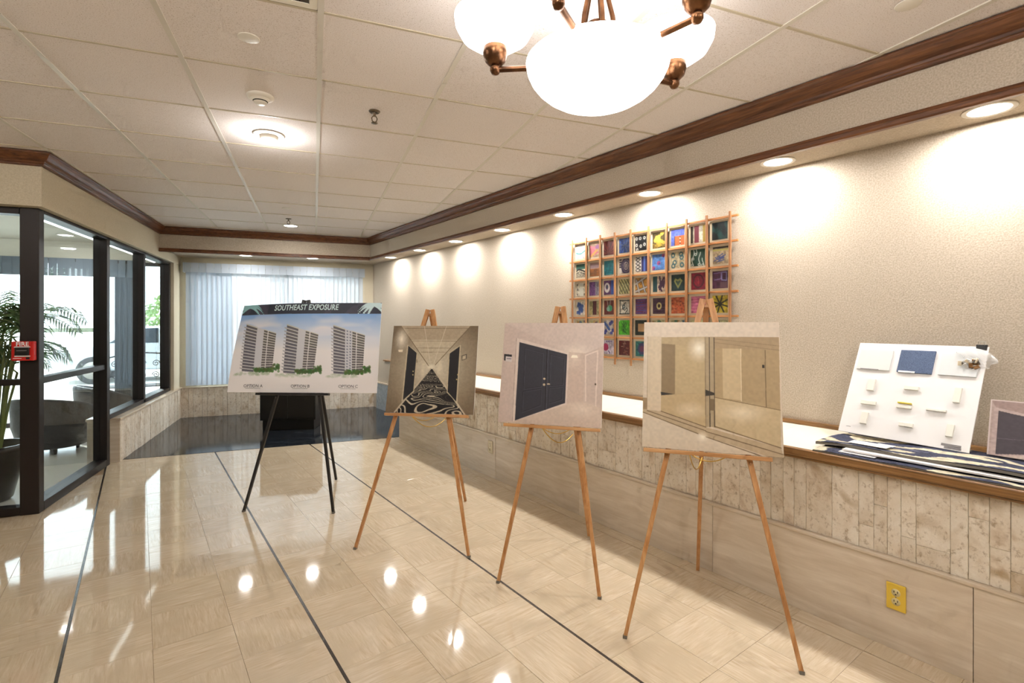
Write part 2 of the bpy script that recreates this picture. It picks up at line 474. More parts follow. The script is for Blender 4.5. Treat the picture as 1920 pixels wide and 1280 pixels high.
# ================================================================== STRUCTURE
# ---- floor: travertine tiles laid in the frame of the long wall, black inlay strips, granite apron
floor = struct(MB().prism([(-4.7, -3.4), (4.6, -3.4), (3.2, 2.0), (1.25, 9.2), (-2.1, 9.2), (-2.1, 5.0), (-4.7, 5.0)], -.12, -.004).build('floor', 'grout'),
               'polished travertine tile floor with thin black inlay strips', 'floor')
fc, fn = math.cos(FANG), math.sin(FANG)
TP = .3125
tile0 = MB().box((-.1557, -.1557, -.012), (.1557, .1557, 0)).build('tile', 'travertine', floor, bevel=.0005, seg=1)
STRIPS = [-.272, .678, 1.628]
cols = []
for a in (-.272 - .95 * 3, -.272 - .95 * 2, -.272 - .95, -.272, .678, 1.628):
    for k in range(3): cols.append(a + .0063 + TP * (k + .5))
cols = cols + [1.628 + .95 + TP * .5]
placed = []
for ci, fr_ in enumerate(cols):
    for k in range(-4, 27):
        fs_ = -.06 + TP * (k + .5)
        x = fr_ * fc - fs_ * fn; y = fr_ * fn + fs_ * fc
        r = x * math.cos(ANG) + y * math.sin(ANG)
        if r > 2.86 or y > 6.62 or y < -.9 or x < -4.5: continue
        if y > 4.75 and x < -2.02: continue
        d = x * math.sin(YAW) + y * math.cos(YAW); lat = x * math.cos(YAW) - y * math.sin(YAW)
        seen = d > .9 and abs(lat) < d * 1.06 + .3
        placed.append((not seen, d, x, y, (ci + k) % 2))
placed.sort()
rest = MB(); first = True
for i, (unseen, d, x, y, par) in enumerate(placed):
    if i < 300 and not unseen:
        rz = FANG + (math.pi / 2 if par else 0)
        if first: tile0.location = (x, y, 0); tile0.rotation_euler = (0, 0, rz); first = False
        else: inst(tile0, floor, (x, y, random.uniform(-.0003, .0003)), (0, 0, rz))
    else:
        c = [(x + (a * fc - b * fn) * .1557, y + (a * fn + b * fc) * .1557) for a, b in ((-1, -1), (1, -1), (1, 1), (-1, 1))]
        rest.prism(c, -.012, 0)
meta(rest.build('tile_field', 'travertine', floor), kind='stuff')
for a in STRIPS:
    Box('inlay_strip', (-.0062, -2.0, -.01), (.0062, 6.75, .0004), 'black_strip', floor, loc=(a * fc, a * fn, 0), rot=(0, 0, FANG))
MB().prism([(-1.9, 6.47), (1.75, 6.47 - .0), (1.05, 9.05), (-1.9, 9.05)], -.01, .003).build('granite_slab', 'granite', floor)

# ---- ceiling: 2 ft lay-in tiles on a metal grid
ceiling = struct(Box('ceiling', (-4.7, -3.4, CZ + .03), (4.6, 9.2, CZ + .13), 'ceiling_tile'), 'suspended ceiling of speckled off white square tiles', 'ceiling')
G = .6096; GX, GY = .025, 2.185
ctile = Box('ceiling_tile', (-.302, -.302, 0), (.302, .302, .015), 'ceiling_tile', ceiling, bevel=.003)
first = True; VENT = None
for i in range(-8, 7):
    for j in range(-10, 10):
        x = GX + (i + .5) * G; y = GY + (j + .5) * G
        r = (x - .2) * math.cos(ANG) + (y - .2) * math.sin(ANG)
        if r > 3.05 or y > 8.1 or y < -3.4 or x < -4.6: continue
        if y > 4.95 and x < -2.2: continue
        if i == -1 and j == -1: VENT = (x, y); continue
        loc = (x, y, CZ + random.uniform(-.001, .002))
        if first: ctile.location = loc; first = False
        else: inst(ctile, ceiling, loc)
for i in range(-7, 7):
    x = GX + i * G
    y1 = 8.0
    if x > -.6: y1 = min(8.0, (3.0 - x * math.cos(ANG)) / math.sin(ANG))
    if x < -1.9: y1 = 4.85
    Box('grid_runner', (x - .012, -3.3, CZ - .004), (x + .012, y1, CZ + .004), 'grid_metal', ceiling)
cross = None
for j in range(-9, 10):
    y = GY + j * G
    x1 = min(4.5, (3.0 - y * math.sin(ANG)) / math.cos(ANG)); x0 = -1.9 if y > 4.8 else -4.6
    if x1 > x0: Box('grid_runner', (x0, y - .0065, CZ - .003), (x1, y + .0065, CZ + .004), 'grid_tan', ceiling)

# ---- walls (right wall built in its own frame: local x = r, local y = s)
RROT = (0, 0, ANG)
wall_right = struct(Box('wall_right', (3.37, -5.2, 0), (3.52, 8.5, CZ + .1), 'wallpaper', rot=RROT), 'long beige textured wall with stone ledge below and soffit above', 'wall')
Box('soffit', (2.93, -5.0, 2.442), (3.40, 8.4, CZ + .05), 'wallpaper', wall_right)
Box('fascia', (2.90, -5.0, 2.386), (2.932, 7.36, CZ + .05), 'wallpaper', wall_right)
S_END = 5.90
Box('ledge_core', (2.745, -4.5, 0), (3.38, S_END - .02, .795), 'cream_panel', wall_right)
s = S_END; LT = []
while s > -1.2:
    w = 1.12; Box('ledge_top', (2.70, s - w + .002, .795), (3.355, s, .812), 'cream_laminate', wall_right, bevel=.002); s -= w
Box('ledge_nosing', (2.676, -2.0, .776), (2.712, S_END, .816), 'nosing_wood', wall_right, bevel=.006)
Box('ledge_bead', (2.684, -2.0, .764), (2.72, S_END, .776), 'nosing_wood', wall_right, bevel=.004)
Box('back_moulding', (3.335, -2.0, .812), (3.372, 7.9, .836), 'nosing_wood', wall_right, bevel=.005)
# split-face vertical strips
WD = [.052, .058, .115, .06, .054, .112, .064, .05, .118, .056]
random.seed(5)
s = S_END; kk = 0
while s > -.6:
    w = WD[(kk * 7 + kk // 4) % 10]; kk += 1
    z0, z1 = .405, .764
    cuts = [z0, z1]
    if random.random() < .38: cuts = [z0, random.uniform(.48, .68), z1]
    for a, b in zip(cuts, cuts[1:]):
        t = random.uniform(0, .005)
        MB().box((2.722 - t, s - w + .0004, a + .0004), (2.75, s - .0004, b - .0004)).build('stone_strip', 'rough_stone', wall_right, bevel=.002)
    s -= w
Box('stone_cap', (2.697, -1.6, .386), (2.74, S_END, .405), 'slab', wall_right, bevel=.005)
edges = [5.9, 4.94, 3.816, 2.73, 1.635, .497, -.63, -1.7]
for a, b in zip(edges, edges[1:]):
    Box('stone_slab', (2.704 + random.uniform(0, .002), b + .001, .0), (2.745, a - .001, .386), 'slab', wall_right, bevel=.0015)
Box('grey_stone_panel', (3.345, S_END + .0, 0), (3.372, 8.2, .43), 'grey_stone', wall_right)
Box('grey_stone_cap', (3.335, S_END + .0, .43), (3.372, 8.2, .45), 'slab', wall_right)

YB = 9.0
WX0, WX1, WZ0, WZ1 = -1.80, .77, .485, 2.30
bw = MB()
bw.box((-2.1, YB, 0), (1.3, YB + .14, WZ0)); bw.box((-2.1, YB, WZ1), (1.3, YB + .14, CZ + .1))
bw.box((-2.1, YB, WZ0), (WX0, YB + .14, WZ1)); bw.box((WX1, YB, WZ0), (1.3, YB + .14, WZ1))
wall_back = struct(bw.build('wall_back', 'plaster'), 'far end wall with the blind covered window and stone base', 'wall')
Box('soffit', (-1.95, 7.88, 2.443), (.90, 9.02, CZ + .05), 'wallpaper', wall_back)
Box('fascia', (-1.95, 7.85, 2.385), (.80, 7.882, CZ + .05), 'wallpaper', wall_back)
x = -1.89; kk = 0
while x < .93:
    w = [.11, .06, .12, .07, .1][kk % 5]; kk += 1
    t = random.uniform(0, .008)
    MB().box((x + .001, YB - .035 - t, 0), (min(x + w, .97) - .001, YB, .445)).build('stone_strip', 'rough_stone', wall_back, bevel=.0015); x += w
Box('stone_cap', (-1.9, YB - .05, .445), (.97, YB, .462), 'slab', wall_back, bevel=.003)

# left side: header over the storefront, solid pier at the far end, low stone wall
lw = MB(); lw.box((-2.06, 4.95, 2.312), (-1.89, 9.02, CZ + .1)); lw.box((-2.06, 8.64, .45), (-1.9, 9.02, 2.32))
wall_left = struct(lw.build('wall_left', 'plaster'), 'cream header wall running above the dark framed glazing', 'wall')
Box('low_wall_core', (-2.15, 6.39, 0), (-1.905, 9.0, .435), 'slab', wall_left)
Box('low_wall_end', (-2.155, 6.372, 0), (-1.879, 6.392, .435), 'slab', wall_left, bevel=.002)
y = 6.392; kk = 0
while y < 8.95:
    w = [.11, .065, .12, .08, .1][kk % 5]; kk += 1; t = random.uniform(0, .008)
    MB().box((-1.91, y + .001, 0), (-1.886 + t, min(y + w, 8.97) - .001, .435)).build('stone_strip', 'rough_stone', wall_left, bevel=.0015); y += w
Box('low_wall_cap', (-2.165, 6.362, .435), (-1.868, 9.0, .46), 'slab', wall_left, bevel=.004)
wall_entry = struct(Box('wall_entry', (-4.6, 4.78, 2.312), (-1.89, 4.95, CZ + .1), 'plaster'), 'short cream header wall above the glazed entry', 'wall')
struct(Box('wall_side', (-4.75, -3.4, 0), (-4.6, 4.95, CZ + .1), 'plaster'), 'plain cream side wall of the lobby behind the camera', 'wall')
struct(Box('wall_front', (-4.7, -3.5, 0), (5.2, -3.4, CZ + .1), 'plaster'), 'plain cream wall of the lobby behind the camera', 'wall')

# ---- mouldings, mitred around the room
P3 = ((2.90 - 7.85 * math.sin(ANG)) / math.cos(ANG), 7.85)
e = RW(2.90, -4.2)
PATH = [(-4.6, 4.78), (-1.89, 4.78), (-1.89, 7.85), P3, (e.x, e.y)]
def sweep(path, prof, names, mat, labels):
    n = len(path); P = [Vector(p) for p in path]; rings = []
    for i in range(n):
        d0 = (P[i] - P[i - 1]).normalized() if i else (P[1] - P[0]).normalized()
        d1 = (P[i + 1] - P[i]).normalized() if i < n - 1 else d0
        n0 = Vector((d0.y, -d0.x)); n1 = Vector((d1.y, -d1.x)); mt = (n0 + n1).normalized(); mt = mt / max(.3, mt.dot(n0))
        rings.append([(P[i].x + mt.x * o, P[i].y + mt.y * o, z) for o, z in prof])
    k = len(prof)
    for i in range(n - 1):
        mb = MB(); vs = rings[i] + rings[i + 1]
        mb.add(vs, [(j, (j + 1) % k, k + (j + 1) % k, k + j) for j in range(k)] + [tuple(range(k)), tuple(range(k, 2 * k))])
        struct(mb.build(names[i], mat, bevel=.002), labels[i], 'moulding')
CROWN = [(0, CZ - .004), (.085, CZ - .004), (.085, CZ - .016), (.072, CZ - .024), (.064, CZ - .04), (.048, CZ - .056), (.028, CZ - .066), (.024, CZ - .078), (.018, CZ - .084), (.018, CZ - .094), (0, CZ - .098)]
sweep(PATH, CROWN, ['trim_1', 'trim_2', 'trim_3', 'trim_4'], 'crown_wood',
      ['dark wood crown moulding over the entry glazing', 'dark wood crown moulding above the left storefront', 'dark wood crown moulding above the end window', 'dark wood crown moulding along the long right soffit'])
LOW = [(-.01, 2.376), (.020, 2.376), (.024, 2.384), (.024, 2.404), (.018, 2.410), (.014, 2.424), (-.01, 2.426)]
sweep(PATH[2:], LOW, ['trim_5', 'trim_6'], 'crown_wood', ['narrow wood strip edging the soffit above the end window', 'narrow wood strip edging the long right soffit'])

# ---- back window behind the blinds
w1 = struct(empty('window_1', (0, YB + .06, 0)), 'wide dark framed window behind the vertical blinds', 'window')
for nm, lo, hi in [('frame_head', (WX0, -.03, WZ1 - .05), (WX1, .03, WZ1)), ('frame_sill', (WX0, -.03, WZ0), (WX1, .03, WZ0 + .05)),
                   ('frame_jamb', (WX0, -.03, WZ0), (WX0 + .05, .03, WZ1)), ('frame_jamb', (WX1 - .05, -.03, WZ0), (WX1, .03, WZ1)),
                   ('mullion', (-.46, -.03, WZ0), (-.38, .03, WZ1))]:
    Box(nm, lo, hi, 'frame_bronze', w1, bevel=.003)
Box('pane', (WX0 + .05, -.003, WZ0 + .05), (-.46, .003, WZ1 - .05), 'glass', w1)
Box('pane', (-.38, -.003, WZ0 + .05), (WX1 - .05, .003, WZ1 - .05), 'glass', w1)

# ---- left storefront: frame face X = -1.94, 11.5 cm deep
FX0, FX1 = -2.055, -1.94
w2 = struct(empty('window_2', (0, 0, 0)), 'dark bronze storefront glazing along the left side', 'window')
def fr(nm, lo, hi, par=None): return Box(nm, lo, hi, 'frame_bronze', par or w2, bevel=.004)
fr('corner_post', (FX0, 4.87, 0), (FX1, 4.95, 2.312))
fr('mullion', (FX0, 6.22, 0), (FX1, 6.30, 2.312))
fr('mullion', (FX0, 7.40, .46), (FX1, 7.47, 2.312))
fr('jamb', (FX0, 8.57, .46), (FX1, 8.64, 2.312))
fr('head_rail', (FX0, 4.95, 2.285), (FX1, 8.57, 2.312))
fr('sill_rail', (FX0, 4.95, 0), (FX1, 6.22, .07))
fr('sill_rail', (FX0, 6.30, .46), (FX1, 8.57, .51))
fr('mid_rail', (FX0 + .02, 4.95, .975), (FX1 - .015, 6.22, 1.025))
for y0, y1, z0, z1 in ((4.95, 6.22, .07, .975), (4.95, 6.22, 1.025, 2.285), (6.30, 7.40, .51, 2.285), (7.47, 8.57, .51, 2.285)):
    Box('pane', (-2.003, y0, z0), (-1.997, y1, z1), 'glass', w2)
d1 = struct(empty('door_1', (-2.06, 4.93, 0)), 'dark framed glazed entry door beside the fire alarm', 'door')
for nm, lo, hi in [('head_rail', (-2.5, -.055, 2.262), (0, .055, 2.312)), ('stile', (-1.15, -.05, 0), (-1.06, .05, 2.262)), ('stile', (-2.5, -.05, 0), (-2.42, .05, 2.262)),
                   ('bottom_rail', (-1.06, -.05, 0), (.004, .05, .06)), ('bottom_rail', (-2.42, -.05, 0), (-1.15, .05, .06)), ('mid_rail', (-1.06, -.035, .975), (.004, .035, 1.02)), ('mid_rail', (-2.42, -.035, .975), (-1.15, .035, 1.02))]:
    Box(nm, lo, hi, 'frame_bronze', d1, bevel=.004)
for x0, x1 in ((-1.06, .004), (-2.42, -1.15)):
    Box('pane', (x0, -.003, .06), (x1, .003, .975), 'glass', d1); Box('pane', (x0, -.003, 1.02), (x1, .003, 2.262), 'glass', d1)

# ---- lounge behind the storefront
struct(Box('floor_lounge', (-6.2, 4.95, -.12), (-2.1, 9.1, -.002), 'lounge_floor'), 'pale polished floor of the glazed lounge', 'floor')
struct(Box('ceiling_lounge', (-6.2, 4.95, 2.60), (-2.06, 9.1, 2.70), 'lounge_ceiling'), 'flat grey white ceiling of the glazed lounge', 'ceiling')
struct(Box('wall_lounge', (-6.3, 4.9, 0), (-6.15, 9.1, 2.7), 'lounge_wall'), 'plain end wall of the glazed lounge', 'wall')
struct(Box('wall_lounge_back', (-6.2, 9.0, 2.34), (-2.06, 9.14, 2.7), 'lounge_wall'), 'pale header wall over the lounge window', 'wall')
w3 = struct(empty('window_3', (0, 9.06, 0)), 'tall dark framed outer window of the lounge', 'window')
for nm, lo, hi in [('frame_head', (-6.1, -.05, 2.29), (-2.06, .05, 2.34)), ('frame_sill', (-6.1, -.05, 0), (-2.06, .05, .06)), ('jamb', (-2.13, -.05, .06), (-2.06, .05, 2.29)),
                   ('mullion', (-2.46, -.05, .06), (-2.39, .05, 2.29)), ('mullion', (-4.4, -.05, .06), (-4.32, .05, 2.29)), ('jamb', (-6.1, -.05, .06), (-6.03, .05, 2.29))]:
    Box(nm, lo, hi, 'frame_bronze', w3, bevel=.004)
for x0, x1 in ((-6.03, -4.4), (-4.32, -2.46), (-2.39, -2.13)): Box('pane', (x0, -.003, .06), (x1, .003, 2.29), 'glass', w3)
struct(Box('ground', (-60, 9.15, -.14), (60, 90, -.04), 'concrete'), 'sunlit pale concrete forecourt outside the windows', 'ground')
# ================================================================== LIGHT FITTINGS
def spot(name, loc, energy, size, blend, parent, col=(1, .955, .915), rad=.04, tilt=(0, 0, 0)):
    d = bpy.data.lights.new(name, 'SPOT'); d.energy = energy; d.spot_size = R(size); d.spot_blend = blend; d.color = col; d.shadow_soft_size = rad
    o = bpy.data.objects.new(name, d); o.location = loc; o.rotation_euler = tilt; return link(o, parent)
ring_me = None
def can_light(loc, label, group, energy=CAN_W, rz=0.0, tilt=(0, 0, 0)):
    o = empty('recessed_light', loc, rz); meta(o, label, 'ceiling light', group)
    global can_ring, can_lens
    if 'can_ring' not in globals():
        can_ring = MB().lathe([(.078, 0), (.098, -.001), (.100, -.004), (.096, -.007), (.080, -.006), (.076, -.002)], 28, close=True).build('trim_ring', 'white_plastic', o)
        can_lens = MB().lathe([(.0005, -.006), (.04, -.006), (.078, -.003)], 28).build('lens', 'lens_glow', o)
    else: inst(can_ring, o); inst(can_lens, o)
    d = bpy.data.lights.new('lamp', 'AREA'); d.shape = 'DISK'; d.size = .14; d.energy = energy; d.color = (1, .968, .945)
    lp_ = bpy.data.objects.new('lamp', d); lp_.location = (0, 0, -.012); link(lp_, o)
    return o
pos = ['nearest to the right edge, above the leaning picture', 'second from the right edge of the picture', 'third from the right edge, above the painted panels', 'just left of the painted panels',
       'fifth from the right edge of the picture', 'sixth from the right edge of the picture', 'next to last towards the end wall', 'last one beside the end wall corner']
for k in range(8):
    can_light(RW(3.195, .531 + .963 * k, 2.442), 'round soffit light over the long wall, ' + pos[k], 'wall washer lights in the right soffit', rz=ANG, tilt=(0, 0, 0))
for k in range(1):
    can_light(RW(3.195, -.432 - .963 * k, 2.442), 'round soffit light over the long wall, beyond the right edge of the picture', 'wall washer lights outside the frame', rz=ANG, tilt=(0, 0, 0))
can_light((-.946, 8.44, 2.443), 'round soffit light over the blinds, left one', 'lights in the end soffit', CAN_W * .75)
can_light((-.023, 8.42, 2.443), 'round soffit light over the blinds, right one', 'lights in the end soffit', CAN_W * .75)
can_light((-3.05, 8.35, 2.600), 'round light in the lounge ceiling behind the storefront glass', 'lounge lights', CAN_W * .6)
# surface eyeball downlight and lit disc downlight
def eyeball(loc, label, en=DOWN_W):
    o = empty('downlight', loc); meta(o, label, 'ceiling light', 'ceiling downlights')
    MB().lathe([(.05, .0), (.095, -.001), (.098, -.005), (.09, -.009), (.058, -.012), (.05, -.01)], 32, close=True).build('trim_ring', 'white_plastic', o)
    b = MB().lathe([(.056, -.006), (.056, -.026), (.05, -.038), (.044, -.042), (.044, -.03), (.0005, -.026)], 28).build('eyeball', 'white_plastic', o)
    MB().lathe([(.0005, -.031), (.042, -.032)], 24).build('lens', 'lens_glow', b)
    d = bpy.data.lights.new('lamp', 'POINT'); d.energy = en; d.color = (1, .968, .945); d.shadow_soft_size = .05
    lp_ = bpy.data.objects.new('lamp', d); lp_.location = (0, 0, -.11); link(lp_, o)
    return o
eyeball((-.282, 3.74, CZ), 'white round eyeball downlight in the middle of the ceiling, glowing', 5.0)
o = can_light((-.284, 7.16, CZ), 'round lit downlight in the ceiling near the end wall', 'ceiling downlights', DOWN_W * .35)
for k, (x, y) in enumerate([(-.28, .30), (.4, -1.9), (-2.5, 2.2), (1.6, -.4)]):  # added fill lamps out of view, they raise the room's ambient light
    eyeball((x, y, CZ), 'added white eyeball fill light, unseen behind the camera, ' + ['directly overhead', 'in front of the rear wall', 'by the side wall', 'by the near end of the ledge'][k], DOWN_W * 1.6)
# ---- chandelier
cc = Vector((math.sin(YAW), math.cos(YAW), 0)) * 1.635 + Vector((math.cos(YAW), -math.sin(YAW), 0)) * .275
def chandelier(loc, label, rot):
    ch = empty('chandelier', (loc[0], loc[1], CZ), rot); meta(ch, label, 'chandelier', 'bowl chandeliers')
    MB().lathe([(.0005, -.03), (.03, -.032), (.06, -.02), (.068, 0)], 28).build('canopy', 'bronze', ch)
    zb = 2.142 - CZ
    prof = [(.0005, 0)] + [(.23 * math.sin(t), .152 * (1 - math.cos(t))) for t in [R(q) for q in (8, 18, 28, 38, 48, 58, 68, 78, 88)]] + [(.224, .15)] + [(.222 * math.sin(t), .008 + .148 * (1 - math.cos(t))) for t in [R(q) for q in (78, 64, 50, 36, 22, 10)]] + [(.0005, .008)]
    MB().lathe(prof, 48, c=(0, 0, zb)).build('bowl', 'shade_glass', ch)
    MB().lathe([(.0005, .016), (.012, .02), (.012, .215), (.03, .235), (.035, .27), (.0005, .28)], 20, c=(0, 0, zb)).build('hub', 'bronze', ch)
    za = 2.292 - CZ
    for k in range(5):
        a = 2 * math.pi * k / 5; c_, s_ = math.cos(a), math.sin(a)
        def pt(r, z): return (r * c_, r * s_, z)
        arm = MB().tube([pt(.03, za - .01), pt(.12, za - .008), pt(.24, za - .003), pt(.325, za)], .0095, 10).build('arm', 'bronze', ch)
        MB().lathe([(.0005, -.018), (.012, -.014), (.0175, -.004), (.0175, .006), (.011, .016), (.0005, .018)], 18, c=pt(.335, za)).build('ball', 'bronze', arm)
        MB().lathe([(.0005, .012), (.02, .014), (.034, .028), (.041, .05), (.041, .068), (.036, .082), (.0005, .084)], 24, c=pt(.335, za)).build('cup', 'bronze', arm)
        sp = [(.03, .07), (.075, .082), (.112, .108), (.132, .145), (.136, .175), (.131, .176), (.108, .118), (.07, .092), (.03, .082)]
        MB().lathe(sp, 36, c=pt(.335, za)).build('shade', 'shade_glass', arm)
        rod = [pt(.03, za - .01), pt(.058, za + .06), pt(.05, za + .14), pt(.026, za + .24), pt(.018, za + .36)]
        b = a + math.pi / 5
        rod = [(r[0] * math.cos(math.pi / 5) - r[1] * math.sin(math.pi / 5), r[0] * math.sin(math.pi / 5) + r[1] * math.cos(math.pi / 5), r[2]) for r in rod]
        MB().tube(rod, .008, 8).build('rod', 'bronze', ch)
    return ch
chandelier(cc, 'bronze chandelier with a large glowing bowl and smaller cup shades', -YAW + R(-45))
# ---- ceiling bits
def sprinkler(loc, label):
    o = empty('sprinkler_head', loc); meta(o, label, 'sprinkler', 'ceiling sprinklers')
    MB().lathe([(.0005, -.006), (.014, -.008), (.03, -.006), (.034, 0)], 20).build('escutcheon', 'chrome_dark', o)
    MB().lathe([(.0005, -.03), (.009, -.03), (.009, -.006)], 12).build('nozzle', 'chrome_dark', o)
    MB().tube([(-.008, 0, -.028), (-.016, 0, -.042), (-.012, 0, -.058), (0, 0, -.066), (.012, 0, -.058), (.016, 0, -.042), (.008, 0, -.028)], .0035, 8).build('yoke', 'chrome_dark', o)
    MB().lathe([(.0005, -.066), (.019, -.068), (.019, -.071), (.0005, -.071)], 16).build('deflector', 'chrome_dark', o)
sprinkler((.334, 3.10, CZ), 'bronze sprinkler head hanging in the middle of the ceiling')
sprinkler((-.289, 6.69, CZ), 'small sprinkler head near the end wall, above the lit disc')
for k, (x, y, lb) in enumerate([(-.269, 2.50, 'flat white round cover plate above the smoke detector'), (2.183, 1.288, 'flat white round cover plate near the right crown moulding'), (-.284, 6.08, 'tiny white round cover plate far down the ceiling')]):
    meta(MB().lathe([(.0005, -.003), (.042, -.0032), (.045, -.002), (.045, 0)], 28).build('cover_plate', 'white_plastic', loc=(x, y, CZ)), lb, 'cover plate', 'ceiling cover plates')
o = empty('smoke_detector', (-.278, 3.12, CZ)); meta(o, 'white domed smoke detector on a ceiling tile', 'smoke detector')
MB().lathe([(.0005, -.016), (.05, -.018), (.066, -.012), (.07, -.004), (.07, 0)], 32).build('base', 'white_plastic', o)
MB().lathe([(.0005, -.046), (.022, -.046), (.03, -.042), (.036, -.032), (.05, -.018)], 32).build('dome', 'white_plastic', o)
MB().lathe([(.0352, -.034), (.0375, -.031), (.0395, -.028), (.0372, -.0315)], 32, close=True).build('slot', 'slot_dark', o)
if VENT:
    o = empty('air_vent', (VENT[0], VENT[1], CZ)); meta(o, 'square cream ceiling air diffuser at the top of the picture', 'air vent')
    for k in range(5):
        a = .292 - k * .052; b = a - .03; z0 = -.004 if k == 0 else -.002; z1 = .03
        c0 = [(-a, -a), (a, -a), (a, a), (-a, a)]; c1 = [(-b, -b), (b, -b), (b, b), (-b, b)]
        vs = [(x, y, z0) for x, y in c0] + [(x, y, (z0 if k == 0 else z1)) for x, y in c1] + [(x, y, z0 + .003) for x, y in c0] + [(x, y, (z0 if k == 0 else z1) + .003) for x, y in c1]
        fs = []
        for i in range(4):
            j = (i + 1) % 4
            fs += [(i, j, 4 + j, 4 + i), (8 + i, 12 + i, 12 + j, 8 + j), (i, 8 + i, 8 + j, j), (4 + i, 4 + j, 12 + j, 12 + i)]
        MB().add(vs, fs).build('frame' if k == 0 else 'louvre', 'cream_laminate', o)
    Box('duct', (-.29, -.29, .04), (.29, .29, .06), 'slot_dark', o)
# ================================================================== BLINDS
bl = empty('vertical_blind', (0, 8.93, 0)); meta(bl, 'white sheer vertical blind with valance across the end window', 'blind')
VX0, VX1 = -1.80, .77
n = 38; step = (VX1 - VX0) / n
v0 = MB().box((-.044, -.0008, 0), (.044, .0008, 1.795)).mesh('vane'); v0.materials.append(MATS['blind_fabric'])
v1 = v0.copy(); v1.materials.clear(); v1.materials.append(MATS['blind_dense'])
for k in range(n):
    dense = k < 9
    o = bpy.data.objects.new('vane', v1 if dense else v0); link(o, bl)
    o.location = (VX0 + (k + .5) * step, 0, .488); o.rotation_euler = (0, 0, R((18 if dense else 34) + random.uniform(-9, 9)))
for k in range(26):
    w = (VX1 - VX0 + .06) / 26
    o = MB().box((-.049, -.0012, 0), (.049, .0012, .145)).build('valance_slat', 'blind_dense', bl) if k == 0 else inst(vs0, bl)
    if k == 0: vs0 = o
    o.location = (VX0 - .03 + (k + .5) * w, -.075, 2.205); o.rotation_euler = (0, 0, R(10 if k % 2 else -6))
Box('head_track', (VX0 - .02, -.055, 2.29), (VX1 + .02, .03, 2.345), 'white_plastic', bl)
Box('valance_return', (VX0 - .035, -.075, 2.205), (VX0 - .031, .06, 2.35), 'blind_dense', bl)
lb = empty('vertical_blind', (0, 8.93, 0)); meta(lb, 'dark grey vertical blind drawn back in the lounge', 'blind')
for k in range(36):
    x = -6.0 + (k + .5) * (3.55 / 36)
    if k == 0: vz = MB().box((-.05, -.0012, 0), (.05, .0012, .25)).build('valance_slat', 'blind_dark', lb); o = vz
    else: o = inst(vz, lb)
    o.location = (x, -.05, 2.10); o.rotation_euler = (0, 0, R(random.uniform(-14, 14)))
Box('head_track', (-6.05, -.045, 2.30), (-2.42, .03, 2.345), 'frame_bronze', lb)
for k in range(9):
    if k == 0: vv = MB().box((-.044, -.001, 0), (.044, .001, 2.2)).build('vane', 'blind_dark', lb); o = vv
    else: o = inst(vv, lb)
    o.location = (-2.66 + k * .027, 0, .08); o.rotation_euler = (0, 0, R(58 + random.uniform(-8, 8)))
# ================================================================== EASELS AND BOARDS
def easel(feet_mid, yaw, sep, lean, top_up, bar_up, bar0, bar1, back_depth, wm, lm, label, chain=True, ba=0.0):
    o = empty('easel', (feet_mid[0], feet_mid[1], 0), yaw); meta(o, label, 'easel')
    L = R(lean); U = lambda a, u, off=0.0: Vector((a, u * math.sin(L) - off * math.cos(L), u * math.cos(L) + off * math.sin(L)))
    nrm = (0, -math.cos(L), math.sin(L))
    for sg in (-1, 1):
        lg = MB().bar(U(sg * sep / 2, 0.003), U(sg * .0165, top_up), .017, .021, nrm, .030, .021).build('leg', wm, o, bevel=.0015)
        q = sep / 2 + (.0165 - sep / 2) * (bar_up - .035) / top_up
        MB().lathe([(.0005, -.004), (.005, -.003), (.006, 0)], 10).build('screw', 'steel', lg, loc=U(sg * q, bar_up - .035, .0125), rot=(R(90) - L, 0, 0))
        MB().bar(U(sg * sep / 2, -.002), U(sg * sep / 2, .012), .019, .023, nrm).build('foot_tip', 'rubber_grey', lg)
    T = U(0, top_up - .03, -.022)
    MB().bar((ba, back_depth, .004), T + Vector((0, .0, .0)), .019, .017, (0, -1, 0), .026, .017).build('rear_leg', wm, o, bevel=.0015)
    MB().bar(U(-.022, top_up - .035, -.014), U(.022, top_up - .035, -.014), .014, .03, nrm).build('hinge_block', wm, o, bevel=.001)
    MB().bar(U(bar0, bar_up - .009, .022), U(bar1, bar_up - .009, .022), .040, .018, U(0, 1) ).build('ledge_bar', lm, o, bevel=.002)
    MB().lathe([(.0005, -.006), (.008, -.005), (.009, 0)], 12).build('peg', 'chrome_dark', o, loc=U((bar0 + bar1) / 2, bar_up - .009, .043), rot=(R(90) - L, 0, 0))
    if chain:
        a = U(-.08, bar_up - .01, -.012); b = Vector((ba * .5, back_depth * .55 + .05, bar_up * .86)); pts = []
        for i in range(15):
            t = i / 14; p = a.lerp(b, t); p.z -= .07 * 4 * t * (1 - t); pts.append(p)
        MB().tube(pts, .0028, 6).build('chain', 'brass', o)
        a2 = U(.09, bar_up - .01, -.012); pts = []
        for i in range(13):
            t = i / 12; p = a.lerp(a2, t); p.z -= .032 * 4 * t * (1 - t); pts.append(p)
        MB().tube(pts, .0025, 6).build('chain', 'brass', o)
    return o, U, L
